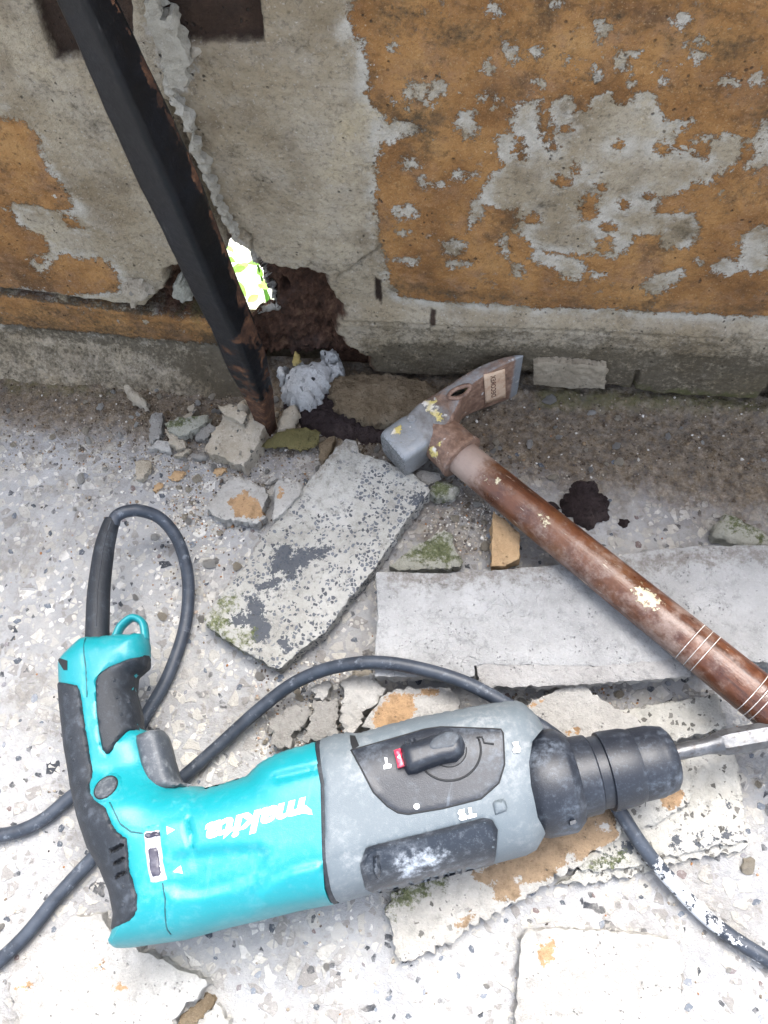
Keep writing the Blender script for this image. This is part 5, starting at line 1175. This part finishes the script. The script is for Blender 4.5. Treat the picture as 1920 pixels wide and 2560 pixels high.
o = piece('soil_clod', S4([(1290, 120), (1330, 90), (1420, 110), (1500, 190), (1530, 290), (1505, 360), (1450, 385), (1380, 420), (1310, 370), (1240, 330), (1208, 260), (1255, 180)]), .010, .0105, m_clod, 'flattened dark purple brown clod on the floor above the hammer handle', 'clod', amp=.0028, jag=.0016, chips=.004, dome=.007, step=.0018)
piece('soil_clod', S4(ell(1150, 292, 44, 34)), .006, .0058, m_clod, 'small dark clod touching the hammer handle', 'clod', dome=.004, amp=.001)
piece('soil_clod', S4(ell(1617, 396, 34, 28)), .005, .0048, m_clod, 'small round brown clod beside the flattened dark clod', 'clod', dome=.004, amp=.0008)
piece('mossy_fragment', S4([(88, 682), (250, 560), (440, 448), (492, 480), (510, 570), (562, 660), (540, 690), (150, 712)]), .013, .0105, m_moss, 'triangular green mossy fragment beside the speckled tile', 'rubble', tilt=(.02, .10), masks={'moss': [S4([(170, 620), (430, 470), (485, 490), (500, 580), (545, 660), (400, 665), (240, 640)])]}, chips=.001)
piece('ochre_tile', S4([(762, 330), (840, 390), (930, 470), (930, 640), (830, 680), (748, 686), (752, 500)]), .019, .011, m_ochtile, 'small flat ochre tile piece tucked under the hammer handle', 'tile', tilt=(0, .06), jag=.0004)
piece('mossy_fragment', S4([(330, 172), (400, 118), (485, 130), (542, 165), (500, 232), (380, 235)]), .016, .013, m_moss, 'small bright green mossy lump under the hammer socket', 'rubble', masks={'moss': [S4([(330, 172), (400, 118), (485, 130), (500, 170), (470, 225), (380, 235)])], 'white': [S4([(480, 190), (535, 165), (505, 225), (475, 225)])]}, dome=.003)
piece('mortar_chunk', S4([(240, 95), (300, 60), (420, 90), (420, 120), (330, 172), (300, 140)]), .013, .012, m_grey, 'grey stone under the socket of the hammer, next to the mossy lump', 'rubble')
piece('mossy_fragment', S5([(1070, 545), (1110, 450), (1200, 350), (1290, 380), (1400, 430), (1500, 480), (1620, 560), (1640, 650), (1500, 650), (1340, 648), (1200, 592)]), .012, .0115, m_moss, 'grey stone with a stripe of green moss beyond the slab, by the picture edge', 'rubble', masks={'moss': [S5([(1190, 345), (1300, 400), (1450, 470), (1560, 560), (1530, 620), (1430, 580), (1330, 500), (1230, 520), (1215, 440)])]}, dome=.003, chips=.002)
piece('mortar_block', S3([(560, 150), (690, 195), (760, 110), (800, 150), (832, 220), (792, 320), (740, 410), (700, 487), (640, 465), (560, 422), (438, 375), (470, 300), (530, 210)]), .018, .017, m_beige, 'large beige pitted block against the foot of the metal post', 'rubble', tilt=(0, .12), jag=.0010, chips=.002, amp=.0008)
piece('mortar_chunk', S3([(530, 80), (640, 82), (725, 150), (690, 197), (600, 160), (548, 128)]), .027, .009, m_beige, 'flat beige flake resting on top of the pitted block', 'rubble', tilt=(0, .12), chips=.001)
piece('mortar_chunk', S3([(640, 72), (690, 22), (716, 72), (700, 110), (650, 100)]), .030, .012, m_beige, 'small pointed beige crumb touching the post above the pitted block', 'rubble', dome=.004)
piece('mortar_chunk', S3([(1012, 48), (1050, 110), (1040, 150), (990, 232), (940, 266), (905, 250), (910, 190), (940, 115)]), .016, .010, m_beige, 'upright oval beige piece just past the foot of the metal post', 'rubble', tilt=(0, .25), dome=.004, chips=.001)
piece('mortar_chunk', S7([(795, 705), (840, 720), (880, 762), (942, 825), (940, 855), (900, 852), (850, 812), (802, 780)]), .018, .012, m_beige, 'lone pale elongated piece lying on the coved wall foot', 'rubble', tilt=(0, .35), dome=.003)
for pts, z, mt, lab, mk in (([(180, 200), (300, 160), (462, 142), (450, 195), (340, 262), (270, 282), (200, 240)], .015, m_moss, 'green topped flake in the little heap by the post', [[(185, 200), (300, 162), (420, 150), (330, 225), (250, 240)]]),
                            ([(188, 240), (250, 258), (312, 328), (322, 360), (262, 368), (215, 330)], .011, m_beige, 'narrow beige shard in front of the green topped flake', None),
                            ([(68, 362), (120, 320), (222, 308), (222, 382)], .008, m_pale, 'flat whitish shard at the front of the little heap', None),
                            ([(90, 322), (85, 160), (130, 128), (172, 130), (170, 210), (140, 300)], .010, m_grey, 'standing grey shard at the far end of the little heap', None),
                            ([(400, 240), (480, 200), (515, 235), (470, 280), (440, 310), (380, 300)], .009, m_grey, 'grey stone between the green topped flake and the pitted block', None),
                            ([(300, 150), (350, 120), (390, 110), (370, 140), (320, 165)], .012, m_beige, 'thin white splinter behind the green topped flake', None),
                            ([(335, 90), (370, 75), (388, 90), (370, 115), (340, 115)], .010, m_beige, 'small cream pebble at the coved foot behind the heap', None),
                            ([(240, 415), (270, 385), (345, 370), (300, 410)], .006, m_beige, 'thin beige sliver lying in front of the shards', None),
                            ([(350, 400), (440, 385), (470, 410), (420, 440), (370, 425)], .006, m_grey, 'low grey bit at the corner of the pitted block', None)):
    piece('mortar_shard', S3(pts), z, min(z, .009), mt, lab, 'rubble', tilt=(rnd.uniform(-.1, .1), rnd.uniform(0, .2)), masks={'moss': [S3(g) for g in mk]} if mk else None, chips=.001, step=.0018)
piece('plaster_chunk', S3([(448, 742), (500, 690), (560, 600), (640, 545), (740, 570), (822, 612), (856, 660), (846, 705), (820, 745), (832, 800), (782, 852), (690, 836), (560, 822), (480, 790)]), .012, .010, m_pale, 'white plaster chunk with an ochre paint patch beside the speckled tile', 'rubble', tilt=(.02, .03), masks={'ochre': [S3([(588, 702), (650, 680), (690, 633), (740, 672), (812, 712), (808, 745), (832, 790), (800, 822), (700, 815), (640, 800), (620, 750)])]}, jag=.0012, chips=.002, step=.0018)
piece('plaster_chunk', S3([(912, 570), (1000, 560), (1062, 590), (1072, 640), (1030, 700), (980, 742), (920, 812), (886, 832), (890, 720)]), .020, .006, m_pale, 'pale wedge lying against the long edge of the speckled tile', 'rubble', masks={'ochre': [S3(ell(937, 655, 20, 40))]}, chips=.001)
lf = piece('dry_leaf', S3([(800, 352), (880, 300), (980, 245), (1100, 232), (1192, 262), (1170, 340), (1062, 376), (980, 345), (900, 362)]), .012, .0007, m_leaf, 'curled olive leaf on the floor at the foot of the post', 'leaf', tilt=(0, .2), zfun=lambda x, y: .002*np.sin(x*160)+.001*np.sin(y*240), amp=.0002, group=None)
piece('mortar_shard', S3([(1190, 330), (1230, 300), (1292, 278), (1270, 362), (1212, 452), (1185, 420)]), .009, .008, m_brown, 'brownish shard between the leaf and the speckled tile', 'rubble')
for pts, lab in (([(208, 542), (260, 508), (322, 512), (300, 552), (240, 572)], 'orange paint flake lying before the little heap'), ([(500, 512), (540, 490), (582, 492), (586, 515), (520, 532)], 'thin orange paint flake below the pitted block'), ([(112, 600), (150, 585), (162, 620), (130, 636)], 'faded orange paint flake on open floor')):
    piece('paint_flake', S3(pts), .004, .002, m_ochtile, lab, 'paint flake', tilt=(.1, .1), step=.0015, group='flakes of orange wall paint')
piece('mortar_shard', S3([(830, 592), (890, 546), (912, 552), (850, 602)]), .007, .005, m_pale, 'bright white splinter above the white plaster chunk', 'rubble')
piece('mortar_shard', S3([(-5, 455), (40, 440), (82, 442), (80, 510), (30, 566), (0, 560)]), .006, .006, m_beige, 'flat beige flake alone on the speckled floor near the cord loop', 'rubble', chips=.001)
piece('ledge_stone', [(812, 942), (868, 925), (960, 921), (1064, 935), (1105, 975), (1080, 1010), (1000, 1052), (900, 1045), (830, 1008)], .020, .02, m_brown, 'brown earthy ledge stone at the wall foot behind the hammer head', 'stone', amp=.0018, jag=.0015, chips=.004, dome=.006)
piece('lit_white_lump', [(708, 925), (735, 885), (760, 890), (800, 878), (822, 905), (805, 955), (770, 995), (720, 990), (706, 955)], .030, .03, mat_debris('lit_white_mortar', (.70, .70, .69), (.84, .84, .83), (.88, .88, .87), speck=.06, speckc=(.06, .06, .06), grain=1.8), 'mortar lump coloured white as if lit through the hole beside the post', 'rubble', amp=.0018, jag=.0016, chips=.004, dome=.014, step=.0016)  # light falling through the hole is put into this near-white colour
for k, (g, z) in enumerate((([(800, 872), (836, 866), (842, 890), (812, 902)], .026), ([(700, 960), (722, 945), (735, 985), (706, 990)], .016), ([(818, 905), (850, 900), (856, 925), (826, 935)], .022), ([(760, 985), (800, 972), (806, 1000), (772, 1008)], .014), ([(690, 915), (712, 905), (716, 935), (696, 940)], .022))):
    piece('lit_white_chip', g, z, z-.001, bpy.data.materials['lit_white_mortar'], ('mortar chip whitened as if lit, against the wall foot, furthest from the post', 'mortar chip whitened as if lit, right at the foot of the post', 'mortar chip whitened as if lit, touching the brown ledge stone', 'mortar chip whitened as if lit, lying lowest on the dark soil', 'mortar chip whitened as if lit, squeezed between post and whitened lump')[k], 'rubble', dome=.004, chips=.002, step=.0014, jag=.0016)  # chips share the lump's whitened colour, painted as if lit
piece('mortar_shard', [(735, 868), (748, 880), (746, 898), (728, 898)], .036, .008, mat_debris('yellow_crumb', (.40, .30, .10), (.55, .42, .16), (.62, .52, .25)), 'tiny yellow crumb on top of the whitened mortar lump', 'rubble', dome=.004, step=.0014)
piece('soil_heap', [(700, 985), (760, 985), (840, 960), (900, 1030), (980, 1060), (960, 1100), (880, 1090), (800, 1080), (720, 1050)], .010, .010, m_clod, 'dark crumbly soil spilling out under the broken hole', 'soil', amp=.003, jag=.002, chips=.004, dome=.008)

# stones lodged in the wall
def wpiece(name, px, dy, thick, mat, label, cat, masks=None, parent=None, **kw):
    pts = [aty(p, YW+dy) for p in px]
    mk = {k: [[(q[0], q[2]) for q in (aty(p, YW+dy) for p in g)] for g in v] for k, v in (masks or {}).items()}
    o = solid(name, pts, mat, parent, thick=thick, wall=True, masks=mk, seed=len(bpy.data.meshes), **kw)
    if parent is None: tag(o, label, cat, GR)
    return o
wpiece('tile_chip', [(1333, 913), (1341, 908), (1430, 912), (1516, 919), (1511, 974), (1420, 972), (1334, 964)], -.013, .012, mat_debris('buff_tile', (.22, .185, .135), (.31, .265, .20), (.39, .345, .275), grain=.5), 'small oblong buff tile chip standing in a gap at the wall foot', 'tile', jag=.0003, step=.0018)
wpiece('mortar_chunk', S7([(782, 165), (830, 128), (900, 140), (972, 186), (930, 212), (885, 232), (862, 266), (835, 250), (830, 200)]), -.012, .012, m_beige, 'knobbly beige lump caught on the orange ledge of the wall', 'rubble', dome=.004, step=.0016)
wpiece('mossy_fragment', S7([(1110, 182), (1130, 92), (1165, 75), (1200, 120), (1240, 200), (1180, 215)]), -.004, .012, m_moss, 'grey angular stone in the wall crack behind the post', 'rubble', dome=.002, step=.0016)
wpiece('mossy_fragment', S7([(1170, 75), (1190, 40), (1242, -2), (1290, 60), (1330, 170), (1310, 200), (1230, 140)]), .002, .012, m_moss, 'yellowish mossy stone jammed highest in the wall crack by the post', 'rubble', masks={'moss': [S7([(1190, 40), (1242, -2), (1270, 60), (1230, 110)])]}, dome=.003, step=.0016)
for k, (p, r_) in enumerate((((880, 250), 12), ((985, 238), 18), ((950, 262), 10), ((1020, 245), 12), ((1060, 215), 14))):
    pass
wpiece('mortar_lump', Z1([(622, 20), (650, 0), (690, 30), (690, 90), (740, 75), (765, 110), (775, 160), (795, 220), (815, 290), (805, 360), (790, 398), (740, 385), (715, 330), (690, 240), (665, 170), (640, 90)]), -.008, .010, mat_debris('pale_render', (.36, .33, .27), (.46, .43, .36), (.54, .51, .45), grain=.7), '', '', parent=wall, jag=.0012, chips=.002, step=.002)
wpiece('cement_crust', Z1([(700, 300), (725, 320), (760, 420), (800, 480), (835, 560), (870, 660), (905, 770), (950, 880), (990, 960), (1020, 1040), (1005, 1050), (960, 960), (915, 860), (870, 760), (830, 660), (790, 560), (750, 470), (710, 380)]), -.006, .008, bpy.data.materials['pale_render'], '', '', parent=wall, jag=.0016, chips=.004, step=.0018, amp=.0016)
wpiece('mortar_lump', Z1(ell(838, 232, 32, 30)), -.003, .006, m_beige, '', '', parent=wall, dome=.004, step=.0016)

# ------------------------------------------------------------------ stones set in the floor, crumbs and grit
def outline_ok(x, y): return True
def stone_meshes(n, kind):
    r = random.Random(kind*31+4); out = []
    for k in range(n):
        m = r.randint(5, 7); ang = sorted(2*math.pi*(i+r.uniform(-.32, .32))/m for i in range(m)); st_ = r.uniform(.55, 1)
        P = [(math.cos(a)*r.uniform(.75, 1.1), math.sin(a)*r.uniform(.75, 1.1)*st_) for a in ang]
        V = [(x, y, -.25) for x, y in P]+[(x*.93, y*.93, .0) for x, y in P]+[(0, 0, .02)]
        Fc = [(i, (i+1) % m, m+(i+1) % m, m+i) for i in range(m)]+[(m+i, m+(i+1) % m, 2*m) for i in range(m)]
        me = bpy.data.meshes.new('stone_chip'); me.from_pydata(V, [], Fc); out.append(me)
    return out
mc = M('dark_stone_chip'); rr = mc.rand(); n1 = mc.noise(1.2, 4, .7)
col = mc.ramp(rr, [(0, (.038, .043, .052)), (.3, (.075, .086, .105)), (.55, (.12, .136, .16)), (.75, (.18, .19, .21)), (.9, (.12, .090, .085))])
col = mc.mix(mc.sm(n1, .50, .72, 0, .75), col, (.34, .34, .33)); mchip = mc.done(col, .75, spec=.3)
chips = stone_meshes(14, 1)
for me in chips: me.materials.append(mchip)
r = random.Random(11); placed = []; cnt = 0; tries = 0
while cnt < 290 and tries < 20000:
    tries += 1
    px = (r.uniform(-20, 1940), 1130+1450*r.random()); w = at(px, 0)
    if r.random() > .35+.65*sstep(1100, 1500, px[1]): continue
    s = r.choice((.0016, .0020, .0024, .0028, .0034))*r.uniform(.8, 1.15)
    if any((w[0]-a)**2+(w[1]-b)**2 < (s+c+.003)**2 for a, b, c in placed): continue
    placed.append((w[0], w[1], s)); cnt += 1
    o = bpy.data.objects.new('stone_chip', chips[cnt % len(chips)]); COL.objects.link(o); o.parent = floor
    hz = float(floor_h(np.array([w[0]]), np.array([w[1]]))[0])
    o.location = (w[0]-floor.location[0], w[1]-floor.location[1], hz+.0003-floor.location[2]); o.rotation_euler = (0, 0, r.uniform(0, 6.28)); o.scale = (s, s, .002)
ico = []
bm = bmesh.new(); bmesh.ops.create_icosphere(bm, subdivisions=1, radius=1); IV = np.array([v.co for v in bm.verts]); IF = np.array([[v.index for v in f.verts] for f in bm.faces]); bm.free()
ico2 = bmesh.new(); bmesh.ops.create_icosphere(ico2, subdivisions=2, radius=1); JV = np.array([v.co for v in ico2.verts]); JF = [tuple(v.index for v in f.verts) for f in ico2.faces]; ico2.free()
ZONES = [((330, 960, 660, 1180), 6), ((560, 1080, 980, 1230), 5), ((680, 980, 960, 1110), 4), ((1060, 1180, 1260, 1400), 4), ((0, 960, 420, 1180), 4), ((1100, 1000, 1920, 1200), 6), ((380, 1180, 720, 1560), 3), ((100, 1100, 520, 1400), 2), ((640, 1650, 960, 1900), 5), ((420, 1150, 620, 1330), 3), ((1250, 1700, 1600, 1780), 1), ((0, 1300, 1920, 2560), 4)]
def zone_pt(r):
    z = r.choices([z for z, _ in ZONES], [w for _, w in ZONES])[0]
    return at((r.uniform(z[0], z[2]), r.uniform(z[1], z[3])), 0)
crm = [m_pale, m_beige, m_grey, m_beige]; cmesh = []
for k in range(12):
    rs = np.random.RandomState(k+3); V = JV*(1+.55*fbm(JV[:, 0]+k*3.3+JV[:, 2], JV[:, 1]-JV[:, 2]+k, 1.1, 3, k)[:, None])*np.array((1, rs.uniform(.6, .9), rs.uniform(.35, .65)))
    me = bpy.data.meshes.new('mortar_crumb'); me.from_pydata(V.tolist(), [], JF); me.materials.append(crm[k % 4])
    for nm in ('edge',):
        a_ = me.attributes.new(nm, 'FLOAT', 'POINT')
    for nm in ('ochre', 'dark', 'moss', 'white', 'soil'):
        a_ = me.attributes.new(nm, 'FLOAT', 'POINT'); a_.data.foreach_set('value', np.full(len(V), -.03, np.float32))
    cmesh.append(me)
r = random.Random(23)
for k in range(190):
    w = zone_pt(r); s = r.uniform(.0015, .0036)*(1.5 if r.random() > .88 else 1)
    o = bpy.data.objects.new('mortar_crumb', cmesh[k % 12]); COL.objects.link(o)
    o.location = (w[0], w[1], float(floor_h(np.array([w[0]]), np.array([w[1]]))[0])+s*.3); o.rotation_euler = (r.uniform(-.3, .3), r.uniform(-.3, .3), r.uniform(0, 6.28)); o.scale = (s, s, s)
    tag(o, 'one of the small mortar crumbs strewn over the terrazzo floor', 'crumb', 'loose mortar crumbs on the floor')
rs = np.random.RandomState(5); N = 7000; r = random.Random(77)
P = np.array([zone_pt(r)[:2] for _ in range(N)]); S = rs.uniform(.00035, .0012, N)*np.where(rs.rand(N) > .9, 1.5, 1)
Z = floor_h(P[:, 0], P[:, 1]); ang = rs.uniform(0, 6.28, N); V = np.repeat(IV[None], N, 0)*rs.uniform(.65, 1.25, (N, len(IV), 1))*np.stack([np.ones(N), rs.uniform(.6, 1, N), rs.uniform(.4, .8, N)], 1)[:, None]
c_, s_ = np.cos(ang)[:, None], np.sin(ang)[:, None]; X = V[:, :, 0]*c_-V[:, :, 1]*s_; Y = V[:, :, 0]*s_+V[:, :, 1]*c_
V = np.stack([X, Y, V[:, :, 2]], 2)*S[:, None, None]+np.stack([P[:, 0], P[:, 1], Z+S*.35], 1)[:, None]
FF = (IF[None]+(np.arange(N)*len(IV))[:, None, None]).reshape(-1, 3); tone = np.repeat(rs.rand(N), len(IV))
soilg = np.repeat(sstep(.215, .285, P[:, 1])*(rs.rand(N) > .12), len(IV))
mg = M('grit'); t_ = mg.attr('tone'); col = mg.ramp(t_, [(0, (.05, .045, .05)), (.18, (.20, .16, .12)), (.4, (.40, .36, .30)), (.7, (.55, .52, .47)), (.92, (.66, .64, .60)), (.97, (.30, .15, .07))]); col = mg.mix(mg.mul(mg.attr('soil'), .85), col, mg.ramp(t_, [(.2, (.06, .042, .028)), (.9, (.22, .17, .11))])); mgrit = mg.done(col, .95, spec=.2)
g = link_mesh('gravel', V.reshape(-1, 3), FF, mgrit, None, {'tone': tone, 'soil': soilg}, smooth=False); g['kind'] = 'stuff'; g['label'] = 'fine grit and mortar dust grains scattered over the floor'

scene.cycles.max_bounces = 6; scene.cycles.diffuse_bounces = 3; scene.cycles.glossy_bounces = 2; scene.cycles.transmission_bounces = 2
scene.cycles.caustics_reflective = False; scene.cycles.caustics_refractive = False
